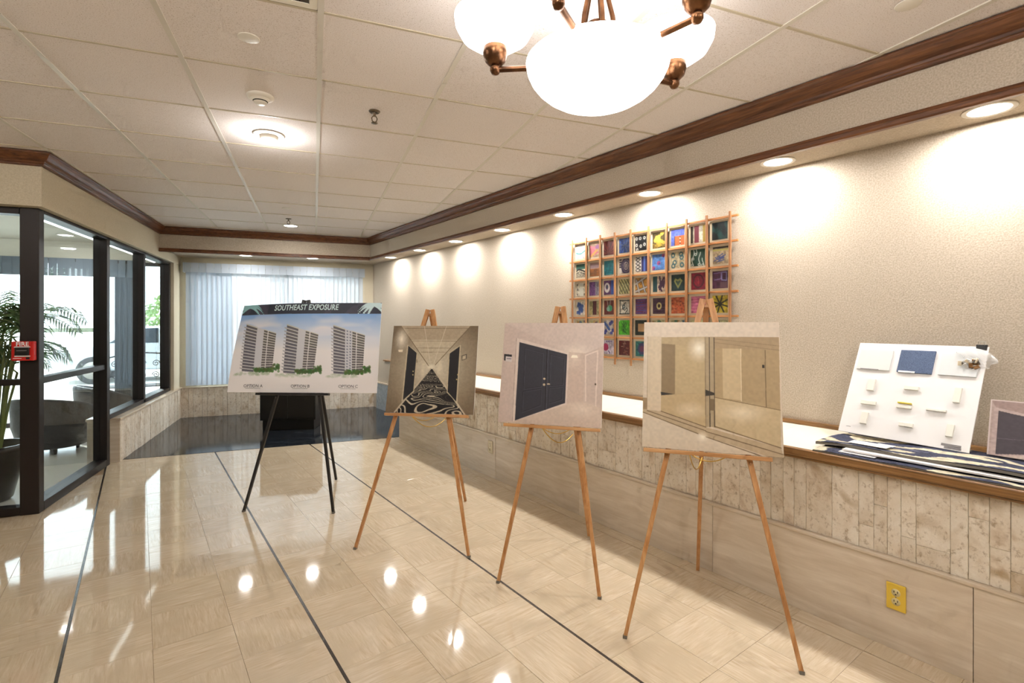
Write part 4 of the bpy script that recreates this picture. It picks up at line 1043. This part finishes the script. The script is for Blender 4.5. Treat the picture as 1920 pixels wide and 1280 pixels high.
        c = C_((32, 54, 54)); c.poly([(.2, .4), (.3, .22), (.48, .32), (.66, .22), (.82, .4), (.5, .86)], (150, 150, 84)); c.poly([(.32, .42), (.4, .36), (.5, .44), (.6, .36), (.7, .42), (.5, .7)], (62, 84, 70))
    elif (r, k) == (3, 8): c = C_((140, 22, 48)); c.ell((.5, .5), .33, .36, (74, 12, 30), ring=.12); c.rect(.48, .3, .52, .7, (190, 70, 70))
    elif (r, k) == (3, 9): c = C_((84, 42, 72)); c.path([(.1, .14), (.56, .12), (.56, .46), (.15, .5)], .05, (150, 130, 190)); c.path([(.6, .1), (.9, .1), (.9, .56), (.6, .52), (.6, .1)], .05, (150, 150, 210)); c.rect(.5, .65, .95, .95, (116, 84, 96))
    elif (r, k) == (4, 1): c = C_((212, 206, 196)); [c.ell((.5 + rn.gauss(0, .2), .5 + rn.gauss(0, .22)), .13, .13, (52, 84, 160), .9) for i in range(16)]
    elif (r, k) == (4, 2): c = C_((170, 164, 118)); c.rect(.36, 0, .72, 1, (88, 26, 34)); c.rect(.36, 0, .42, 1, (50, 20, 24))
    elif (r, k) == (4, 3): c = C_((106, 44, 40)); c.ell((.55, .55), .24, .22, (56, 160, 110)); c.ell((.4, .6), .14, .16, (150, 200, 180)); c.line((.3, 0), (.4, .45), .05, (196, 180, 170)); c.line((.62, 0), (.55, .4), .05, (196, 180, 170)); c.rect(.45, .05, .55, .3, (60, 70, 60))
    elif (r, k) == (4, 4): c = C_((208, 204, 192)); c.path([(.1, 0), (.1, 1)], .06, (40, 52, 54)); c.path([(0, .08), (1, .08)], .06, (40, 52, 54)); c.path([(0, .95), (1, .95)], .06, (40, 52, 54)); c.path([(.92, 0), (.92, 1)], .06, (40, 52, 54)); c.path([(.6, .2), (.4, .35), (.28, .6), (.5, .72), (.7, .55), (.75, .7), (.55, .9)], .06, (44, 44, 44)); c.ell((.42, .48), .1, .1, (60, 84, 96), ring=.4)
    elif (r, k) == (4, 5): c = C_((104, 62, 112)); [c.line((rn.random() * .3, i / 12), (.5 + .5 * rn.random(), i / 12 + rn.uniform(-.05, .05)), .05, (80, 80, 160) if i % 2 else (130, 60, 100)) for i in range(13)]
    elif (r, k) == (4, 6): c = C_((58, 34, 58)); [c.line((0, i / 9), (1, i / 9 + rn.uniform(-.1, .1)), .025, (100, 70, 96)) for i in range(9)]; c.ell((.5, .5), .2, .22, (196, 184, 124)); c.ell((.5, .5), .1, .12, (58, 40, 36))
    elif (r, k) == (4, 7): c = C_((186, 90, 50)); [c.ell((rn.random(), rn.random()), .08, .06, (130, 54, 40) if i % 2 else (216, 130, 80), .8) for i in range(26)]
    elif (r, k) == (4, 8): c = C_((206, 110, 150)); [c.line((0, i / 11), (1, i / 11 + .02), .03, (226, 150, 176) if i % 2 else (180, 84, 130)) for i in range(12)]
    elif (r, k) == (4, 9): c = C_((198, 178, 50)); [c.line((.5, .5), (.5 + .52 * math.cos(i * .785 + .3), .5 + .5 * math.sin(i * .785 + .3)), .08, (40, 36, 24)) for i in range(8)]
    elif (r, k) == (5, 3): c = C_((196, 190, 188)); c.line((.1, .2), (.5, .62), .2, (70, 104, 180)); [c.ell(p, .13, .13, (76, 86, 170)) for p in ((.75, .15), (.6, .25), (.2, .75), (.1, .9), (.85, .7), (.7, .9))]
    elif (r, k) == (5, 4): c = C_((84, 190, 40)); [c.line((rn.uniform(.2, .8), rn.uniform(.1, .9)), (rn.uniform(.3, .8), rn.uniform(.2, .9)), .04, (24, 74, 24)) for i in range(12)]; c.ell((.06, .03), .07, .08, (230, 240, 230))
    elif (r, k) == (5, 5): c = C_((36, 44, 38)); c.rect(.26, .24, .8, .76, (196, 156, 108))
    elif (r, k) == (6, 3): c = C_((204, 196, 220)); c.ell((.2, .5), .26, .26, (190, 64, 112)); [c.ell((.3 + i * .2, .1), .06, .06, (110, 96, 160)) for i in range(3)]; c.line((.45, .75), (.6, .9), .06, (96, 80, 150))
    elif (r, k) == (6, 4): c = C_((92, 22, 22)); [c.line((.2 + .5 * rn.random(), .1 + i * .1), (.4 + .5 * rn.random(), .12 + i * .1), .03, (206, 170, 140)) for i in range(9)]
    elif (r, k) == (6, 5): c = C_((52, 128, 128)); c.ell((.55, .5), .34, .38, (74, 70, 120)); c.ell((.55, .5), .2, .2, (120, 60, 96)); [c.ell((.55 + .4 * math.cos(i), .5 + .42 * math.sin(i)), .06, .06, (30, 84, 90)) for i in range(7)]
    else:
        cols_ = [(60, 100, 150), (198, 196, 150), (90, 50, 110), (52, 110, 90), (186, 120, 50), (150, 40, 60), (206, 200, 190)]
        c = C_(cols_[s % 7]); [c.ell((rn.random(), rn.random()), .14, .12, cols_[(s + i + 2) % 7], .7) for i in range(7)]
    return c
for r in range(1, 7):
    for k in range(1, 10):
        pn = None
        if panel_me is None:
            pn = Box('art_panel', (.0, -.079, -.079), (.004, .079, .079), 'art_backing', art, bevel=.0008); panel_me = pn
        else: pn = inst(panel_me, art)
        pn.location = (.019, AS0 + ADS * (k - .5), AZ0 + ADZ * (r - .5))
        pic = picture(P_(r, k), .118, .124, 'painting', 'painting', None, None, 0, -.062, pn)
        pic.rotation_euler = (0, 0, R(-90)); pic.location = (-.0008, random.uniform(-.004, .004), 0)
# ================================================================== ON THE LEDGE
LZ = .812
def carpet_cv(w, h, seed, fx, fy):
    c = Canvas(w, h, (58, 62, 84), 1)
    x = c.U * fx; y = c.V * fy
    n_ = vnoise(c.U, c.V, max(2, int(fx * 1.2)), seed, max(2, int(fy * 2)))
    st = np.sin((x * .55 + y * 2.2 + n_ * 2.6) * 2.2)
    c.put(st > .62, (214, 204, 176)); c.put((st > -.2) & (st < .0) & (n_ > .55), (86, 90, 112)); c.mottle(.18, 90, seed + 3, 40)
    return c
def carpet(name, loc, rz, lx, ly, th, label, seed, sag=None, group='carpet samples on the ledge'):
    """lies flat: local x along the length"""
    o = empty(name, loc, rz); meta(o, label, 'carpet sample', group)
    nx, ny = 60, 14; vs = []; fs = []
    hz = lambda x, y: th + (sag(x / lx, y / ly) if sag else 0)
    for t in (0, 1):
        for j in range(ny + 1):
            for i in range(nx + 1):
                x, y = lx * i / nx, ly * j / ny
                vs.append((x, y, hz(x, y) - (0 if t else th)))
    N = (nx + 1) * (ny + 1); g = lambda i, j: j * (nx + 1) + i
    for j in range(ny):
        for i in range(nx):
            q = (g(i, j), g(i, j + 1), g(i + 1, j + 1), g(i + 1, j)); fs.append(q)
    for i in range(nx):
        for j in (0, ny): fs.append((g(i, j), g(i + 1, j), N + g(i + 1, j), N + g(i, j)))
    for j in range(ny):
        for i in (0, nx): fs.append((g(i, j), g(i, j + 1), N + g(i, j + 1), N + g(i, j)))
    MB().add(vs, fs).build('backing', 'rubber_grey', o)
    p = picture(carpet_cv(200, 60, seed, lx * 7, ly * 7), lx, ly, 'pile', 'carpet', None, 0, 0, 0, o)
    co = np.empty(len(p.data.vertices) * 3, np.float32); p.data.vertices.foreach_get('co', co); co = co.reshape(-1, 3)
    X_, Z_ = co[:, 0].copy(), co[:, 2].copy()
    co[:, 1] = Z_; co[:, 2] = [hz(a, b) + .0015 + random.uniform(0, .0012) for a, b in zip(X_, Z_)]
    p.data.vertices.foreach_set('co', co.ravel()); p.data.update()
    return o
# local x runs towards the camera end (-s), local y towards the wall (+r)
LR = ANG - R(90)
carpet('carpet_sample', RW(2.69, 1.09, LZ + .004), LR, 1.5, .21, .006, 'navy and cream wavy carpet strip along the front edge of the ledge', 3, lambda u, v: .002 * math.sin(u * 30))
carpet('carpet_sample', RW(2.80, 1.12, LZ + .001), LR - R(3.0), 1.5, .40, .012, 'thick navy carpet sample under the white sample board', 9, lambda u, v: .016 + .016 * math.sin(min(1, u * 3) * 1.5) * (1 - v * .6) + .006 * math.sin(u * 17 + v * 4))
o = empty('foam_strip', RW(2.745, .98, LZ + .020), LR - R(.5)); meta(o, 'long white foam strip lying along the front of the carpets', 'foam strip')
Box('strip', (0, 0, 0), (1.25, .05, .008), 'foam_white', o, bevel=.001); Box('paper_edge', (-.01, -.018, -.006), (.14, .03, -.003), 'board_white', o)
o = empty('foam_strip', RW(2.83, .985, LZ + .046), LR - R(2)); meta(o, 'short white label card resting on the thick carpet sample', 'label card')
Box('card', (0, 0, 0), (.16, .075, .002), 'board_white', o); Box('tag', (.1, .05, .002), (.17, .09, .0025), 'sample_grey', o)
# white sample board leaning on the wall
mb0 = RW(3.085, 1.118, .859); MYAW = R(-81.5); ML = 26.0
sb = empty('sample_board', mb0, MYAW); sb.rotation_euler = (-R(ML), 0, MYAW); meta(sb, 'white finishes board with paint and moulding samples leaning on the wall', 'sample board')
SW, SH = .556, .525
Box('board', (0, -.006, 0), (SW, 0, SH), 'board_white', sb, bevel=.001)
hb = homog([(265, 45), (1300, 85), (1205, 1010), (130, 820)])
def on_sb(p): u, v_ = hb(p); return u * SW, (1 - v_) * SH
def chip(name, p0, p1, th, mat, par=None, z=.006):
    x0, z0 = on_sb(p0); x1, z1 = on_sb(p1)
    return Box(name, (min(x0, x1), -z - th, min(z0, z1)), (max(x0, x1), -z, max(z0, z1)), mat, par or sb, bevel=.0012)
chip('paint_swatch', (282, 105), (520, 295), .008, 'sample_white'); chip('paint_swatch', (608, 112), (862, 325), .008, 'sample_blue'); chip('paint_swatch', (938, 130), (1220, 352), .008, 'sample_grey')
chip('swatch_tag', (596, 292), (728, 318), .0012, 'board_white', z=.0145)
for a, b, mt in (((362, 365), (404, 470), 'sample_cream'), ((655, 425), (765, 468), 'sample_cream'), ((1062, 440), (1104, 575), 'sample_cream'), ((312, 552), (430, 600), 'sample_cream'), ((600, 595), (722, 632), 'sample_cream'), ((608, 566), (720, 590), 'sample_yellow'),
                 ((842, 620), (1004, 660), 'sample_cream'), ((325, 655), (362, 765), 'sample_cream'), ((632, 745), (742, 795), 'sample_cream'), ((1022, 760), (1068, 875), 'sample_cream')):
    chip('moulding_chip', a, b, .012, mt)
for a, b in (((195, 776), (232, 786)), ((975, 941), (1140, 947)), ((1000, 966), (1140, 971)), ((285, 278), (435, 282))):
    chip('caption', a, b, .0004, 'ink_grey', z=.0062 if a[0] != 285 else .0145)
# plastic bag of chips clipped to its corner
bag = empty('plastic_bag', sb.matrix_basis @ Vector((SW - .06, -.02, SH - .01)), MYAW); meta(bag, 'crumpled clear plastic bag of tile chips clipped to the sample board corner', 'plastic bag')
bm = bmesh.new(); bmesh.ops.create_icosphere(bm, subdivisions=4, radius=1)
rg = random.Random(4); dirs = [(Vector((rg.gauss(0, 1), rg.gauss(0, 1), rg.gauss(0, 1))).normalized(), rg.uniform(.6, 1)) for _ in range(40)]
for v_ in bm.verts:
    d_ = v_.co.normalized(); f = 1 - .28 * max(0, max(d_.dot(q) * w_ for q, w_ in dirs)) + .05 * math.sin(d_.x * 7 + d_.z * 5)
    v_.co = Vector((d_.x * .078 * f * (1.25 if d_.z > 0 else 1) + .022, d_.y * .026 * f - .016, d_.z * .062 * f - .05 - .02 * d_.x))
me = bpy.data.meshes.new('film'); bm.to_mesh(me); bm.free(); me.materials.append(MATS['bag_plastic'])
link(bpy.data.objects.new('film', me), bag)
for i in range(16):
    a = Vector((rg.uniform(-.045, .035), -.036 + rg.uniform(-.008, .006), -.075 + rg.uniform(-.022, .016)))
    MB().box((-.011, -.003, -.007), (.011, .003, .007)).build('tile_chip', ['cream_panel', 'nosing_wood', 'sample_white', 'rubber_grey'][i % 4], bag, loc=a, rot=(rg.random(), rg.random() * 3, rg.random()))
clip = empty('binder_clip', sb.matrix_basis @ Vector((SW - .026, -.004, SH - .004)), MYAW); meta(clip, 'small black binder clip on the top corner of the sample board', 'binder clip')
MB().prism([(-.010, -.012), (.010, -.012), (.006, .014), (-.006, .014)], -.02, .02, 'x').build('jaw', 'black_paint', clip, bevel=.001)
for sg in (-1, 1): MB().tube([(-.012, sg * .006, .012), (-.009, sg * .014, .028), (.009, sg * .014, .028), (.012, sg * .006, .012)], .0012, 6).build('wire', 'steel', clip)
# leaning picture at the right edge
cv = Canvas(160, 130, (168, 148, 140), 1, homog([(1418, 640), (1960, 700), (1960, 1130), (1420, 1055)]))
cv.poly([(1418, 640), (1960, 690), (1960, 830), (1465, 730)], (150, 128, 122)); cv.poly([(1420, 1055), (1700, 1030), (1960, 1000), (1960, 1130)], (196, 178, 166))
cv.poly([(1440, 700), (1960, 860), (1960, 1040), (1440, 1060)], (176, 156, 150)); cv.poly([(1465, 728), (1960, 880), (1960, 1030), (1465, 1050)], (66, 58, 64))
cv.line((1640, 780), (1640, 1045), .01, (30, 28, 32)); cv.line((1470, 935), (1960, 960), .006, (100, 92, 98)); cv.mottle(.06, 40, 3)
cv.c[:, :3] = (.78, .72, .7); cv.c[:3] = (.78, .72, .7)
pb = empty('leaning_picture', RW(3.10, .523, .852), LR); pb.rotation_euler = (-R(20), 0, LR); meta(pb, 'small photo board of dark doors leaning at the right edge', 'display board')
Box('foam_core', (0, -.006, 0), (.34, 0, .255), 'foam_white', pb); picture(cv, .34, .255, 'print', 'print', None, 0, -.0072, 0, pb)
# ================================================================== OUTLETS, FIRE ALARM
def outlet(s, z, label, plate, face):
    o = empty('outlet', RW(2.703, s, z), ANG); meta(o, label, 'outlet', 'wall outlets')
    Box('plate', (-.006, -.036, -.058), (.001, .036, .058), plate, o, bevel=.003)
    for sg in (-1, 1):
        f = MB().lathe([(.0005, .0), (.0165, -.0005), (.018, .003)], 20).build('socket', face, o, loc=(-.0065, 0, sg * .02), rot=(0, R(90), 0))
        for yy in (-.0065, .0065): Box('slot', (-.0075, yy - .0013, sg * .02 - .001), (-.0062, yy + .0013, sg * .02 + .008), 'slot_dark', o)
        Box('slot', (-.0075, -.0025, sg * .02 - .010), (-.0062, .0025, sg * .02 - .005), 'slot_dark', o)
    MB().lathe([(.0005, -.001), (.003, 0)], 8).build('screw', 'steel', o, loc=(-.0066, 0, 0), rot=(0, R(90), 0))
outlet(.752, .237, 'yellow wall outlet on the smooth stone near the right edge', 'outlet_yellow', 'outlet_ivory')
outlet(3.89, .285, 'pale outlet on the smooth stone behind the corridor easel', 'outlet_tan', 'outlet_tan')
fa = empty('fire_alarm', (-2.035, 4.872, 1.235), 0); meta(fa, 'red fire alarm pull station on the dark corner post', 'fire alarm')
fa.location = (-2.018, 4.868, 1.236)
Box('housing', (-.066, -.045, -.072), (.066, 0, .072), 'fire_red', fa, bevel=.006)
h = Box('handle', (-.042, -.058, -.032), (.042, -.045, .028), 'black_paint', fa, bevel=.004)
MB().prism([(-.05, .028), (.05, .028), (.042, .034), (-.042, .034)], -.05, -.046, 'y').build('window_edge', 'ink_white', fa)
Box('window_edge', (-.046, -.0475, -.042), (.046, -.0455, -.034), 'ink_white', fa)
lettering('FIRE', .042, 0, .051, -.0465, 'ink_white', fa, bold=.0008)
Box('grip_line', (-.03, -.0588, .001), (.03, -.0578, .007), 'ink_grey', h)
Box('caption', (-.055, -.0462, -.056), (-.005, -.0452, -.052), 'ink_white', fa); Box('key_lock', (.022, -.049, -.062), (.042, -.045, -.046), 'slot_dark', fa)
# ================================================================== LOUNGE
def tub_chair(loc, rz, label):
    o = empty('tub_chair', loc, rz); meta(o, label, 'armchair', 'dark tub chairs in the lounge')
    n = 28; a0, a1 = R(-35), R(215); vs = []; fs = []; prof = []
    for i in range(n + 1):
        t = i / n; a = a0 + (a1 - a0) * t; k = math.sin(math.pi * t); top = .46 + .17 * k ** .8
        for rr, zz in ((.30, .07), (.355, .30), (.37, top - .03), (.36, top), (.325, top), (.315, top - .04), (.30, .3), (.26, .07)):
            vs.append((rr * math.cos(a), rr * math.sin(a) * .95, zz))
    k = 8
    for i in range(n):
        for j in range(k): fs.append((i * k + j, (i + 1) * k + j, (i + 1) * k + (j + 1) % k, i * k + (j + 1) % k))
    fs += [tuple(range(k)), tuple(n * k + j for j in range(k))[::-1]]
    MB().add(vs, fs, True).build('shell', 'wicker', o)
    MB().lathe([(.0005, .40), (.22, .40), (.275, .385), (.285, .35), (.28, .31), (.0005, .30)], 28).build('cushion', 'cushion_dark', o)
    MB().lathe([(.0005, .07), (.28, .07), (.29, .2), (.29, .30), (.0005, .30)], 28).build('seat_base', 'wicker', o)
    for q in range(4):
        a = R(45 + 90 * q); MB().lathe([(.0005, 0), (.016, 0), (.022, .08), (.0005, .08)], 12, c=(.21 * math.cos(a), .21 * math.sin(a), 0)).build('leg', 'black_paint', o)
tub_chair((-2.74, 7.20, 0), R(160), 'dark woven tub chair close behind the storefront glass')
tub_chair((-2.58, 8.28, 0), R(120), 'dark woven tub chair further back by the lounge window')
# potted palm
pp = empty('potted_palm', (-2.46, 5.36, 0)); meta(pp, 'leafy areca palm in a tapered black pot behind the entry glass', 'potted palm')
MB().lathe([(.0005, 0), (.13, 0), (.15, .02), (.20, .25), (.235, .40), (.25, .41), (.25, .455), (.225, .455), (.21, .40), (.0005, .39)], 32).build('pot', 'pot_black', pp)
MB().lathe([(.0005, .405), (.12, .405), (.213, .398)], 24).build('soil', 'soil', pp)
rg = random.Random(21)
for i in range(22):
    a = i * 2.399 + rg.uniform(-.2, .2); el = rg.uniform(.25, .95); Ls = rg.uniform(.55, 1.15); base = Vector((.07 * math.cos(a), .07 * math.sin(a), .40))
    stem_h = rg.uniform(.45, 1.2); out = Vector((math.cos(a), math.sin(a), 0)); pts = [base, base + out * .05 + Vector((0, 0, stem_h * .6)), base + out * .10 + Vector((0, 0, stem_h))]
    p = pts[-1].copy(); d = (out * math.cos(.9 + el * .3) + Vector((0, 0, 1)) * math.sin(.9 + el * .3)).normalized(); rach = [p.copy()]
    seg = 12
    for q in range(seg):
        d = (d + Vector((0, 0, -.13 - .05 * el)) + out * .05).normalized(); p = p + d * Ls / seg; rach.append(p.copy())
    if max(abs(v_.x) for v_ in rach) > .45 and rach[-1].x > .40:  # keep clear of the glass
        f = .38 / max(.38, rach[-1].x); rach = [Vector((v_.x * f, v_.y, v_.z)) for v_ in rach]
    rach = [Vector((v_.x, max(v_.y, -.30), v_.z)) for v_ in rach]
    fr_ = MB().tube(pts + rach[1:], [.009] * 3 + [.006 - .004 * q / seg for q in range(seg)], 5).build('stem', 'palm_stem', pp)
    lf = MB()
    for q in range(1, seg * 2):
        f = q / (seg * 2); x = f * seg; k = int(x); k = min(k, seg - 1); c0 = rach[k].lerp(rach[k + 1], x - k); tg = (rach[k + 1] - rach[k]).normalized()
        side = tg.cross(Vector((0, 0, 1)));
        if side.length < .05: side = Vector((1, 0, 0))
        side.normalize(); ll = (.26 if f < .7 else .26 * (1.15 - f) / .45) * rg.uniform(.8, 1.1)
        for sg in (-1, 1):
            dr = (side * sg * .8 + tg * .65 + Vector((0, 0, .1))).normalized(); e1 = c0 + dr * ll * .55; e2 = c0 + dr * ll + Vector((0, 0, -ll * .28)); wv = tg * .011
            tip = [c0 - wv * .4, c0 + wv * .4, e1 + wv, e1 - wv, e2]
            tip = [Vector((min(t_.x, .42), max(t_.y, -.33), t_.z)) for t_ in tip]
            lf.add(tip, [(0, 1, 2, 3), (3, 2, 4)])
    lf.build('frond', 'leaf_palm', fr_)
# fluorescent strip seen under the lounge ceiling
sf = empty('strip_light', (-2.115, 6.78, 2.33)); meta(sf, 'long glowing strip light outside the top of the storefront glass', 'ceiling light')
Box('housing', (-.05, -1.8, -.005), (.05, 1.78, .04), 'white_plastic', sf); MB().tube([(0, -1.78, -.022), (0, 1.76, -.022)], .014, 10).build('tube', 'fluoro', sf)
# ================================================================== OUTSIDE
# wrought iron scroll bench
ib = empty('iron_bench', (-2.72, 10.2, -.04), R(8)); meta(ib, 'wrought iron bench with scrolled back outside the lounge window', 'bench')
for sx in (-.5, .5):
    MB().tube([(sx, -.2, 0), (sx, -.2, .42), (sx, .2, .42)], .014, 8).build('leg', 'iron', ib); MB().tube([(sx, .26, 0), (sx, .2, .42), (sx, .25, .88)], .014, 8).build('leg', 'iron', ib)
for k in range(6): Box('seat_slat', (-.52, -.2 + k * .07, .42), (.52, -.155 + k * .07, .435), 'iron', ib)
MB().tube([(-.5, .25, .88), (-.25, .25, .95), (0, .25, .97), (.25, .25, .95), (.5, .25, .88)], .012, 8).build('top_rail', 'iron', ib)
for k in range(5):
    cx0 = -.38 + k * .19
    for sg in (-1, 1):
        pts = [(cx0 + sg * (.01 + .045 * (1 - t / 20)) * math.cos(t * .55), .235, .68 + sg * .10 + .06 * (1 - t / 20) * math.sin(t * .55)) for t in range(20)]
        MB().tube(pts, .007, 6).build('scroll', 'iron', ib)
# parked car, side on
car = empty('car', (-3.7, 16.0, -.04), R(6)); meta(car, 'pale silver car parked on the bright forecourt', 'car')
side = [(-2.2, .35), (-2.22, .62), (-2.1, .82), (-1.25, .95), (-.62, 1.38), (.55, 1.42), (1.25, 1.02), (2.05, .93), (2.2, .7), (2.2, .35), (1.75, .3), (-1.75, .3)]
MB().prism(side, -.85, .85, 'y').build('body', 'car_paint', car, bevel=.08, seg=3)
for sg in (-1, 1):
    MB().prism([(-1.05, .98), (-.58, 1.32), (-.05, 1.35), (-.05, .98)], sg * .845, sg * .858, 'y').build('side_window', 'car_glass', car)
    MB().prism([(.03, .98), (.03, 1.35), (.5, 1.35), (.98, 1.02)], sg * .845, sg * .858, 'y').build('side_window', 'car_glass', car)
    for x in (-1.35, 1.35):
        wh = MB().lathe([(.0005, -.1), (.29, -.1), (.33, -.08), (.33, .08), (.29, .1), (.0005, .1)], 24).build('wheel', 'tyre', car, loc=(x, sg * .8, .33), rot=(R(90), 0, 0))
        MB().lathe([(.0005, -.112), (.2, -.108), (.21, -.1)] if sg > 0 else [(.0005, .112), (.2, .108), (.21, .1)], 20).build('hubcap', 'steel', wh)
    Box('headlight', (-2.24, sg * .62 - .16, .62), (-2.14, sg * .62 + .16, .74), 'sample_white', car, bevel=.02)
def bush(loc, rx, rz_, n, label, seed):
    o = empty('shrub', loc); meta(o, label, 'shrub', 'greenery outside the windows'); rg = random.Random(seed); mb = MB()
    for i in range(n):
        d = Vector((rg.gauss(0, 1), rg.gauss(0, 1), rg.gauss(0, 1))).normalized() * rg.uniform(.55, 1) ** .5
        p = Vector((d.x * rx, d.y * rx, rz_ * 1.02 + d.z * rz_)); s_ = rg.uniform(.07, .14); a = Vector((rg.gauss(0, 1), rg.gauss(0, 1), rg.gauss(0, 1))).normalized(); b = a.orthogonal().normalized()
        mb.add([p - a * s_, p + b * s_ * .5, p + a * s_, p - b * s_ * .5], [(0, 1, 2, 3)])
    mb.build('foliage', 'leaf_bush', o)
    for k in range(4): MB().tube([(rg.uniform(-.1, .1), rg.uniform(-.1, .1), 0), (rg.uniform(-.4, .4) * rx, rg.uniform(-.4, .4) * rx, rz_ * 1.2)], .03, 6).build('branch', 'palm_stem', o)
for i, (x, y, rx, rz_, lb) in enumerate([(-4.3, 22, 1.8, 1.3, 'rounded pale green shrub beyond the parked car'), (-1.6, 20, 1.4, 1.5, 'pale green shrub seen through the left blinds'), (.9, 15, 1.3, 1.2, 'pale green shrub seen through the middle of the blinds'), (3.2, 16.5, 1.5, 1.7, 'pale green shrub seen through the right blinds')]):
    bush((x, y, -.04), rx, rz_, 1500, lb, 40 + i)
g = empty('barrier_arm', (-5.4, 13.2, -.04)); meta(g, 'olive green barrier arm across the bright forecourt', 'barrier')
Box('arm', (-1.2, -.04, 1.28), (1.15, .04, 1.37), 'gate_green', g, bevel=.01); Box('post', (-1.35, -.12, 0), (-1.1, .12, 1.45), 'gate_green', g, bevel=.01)
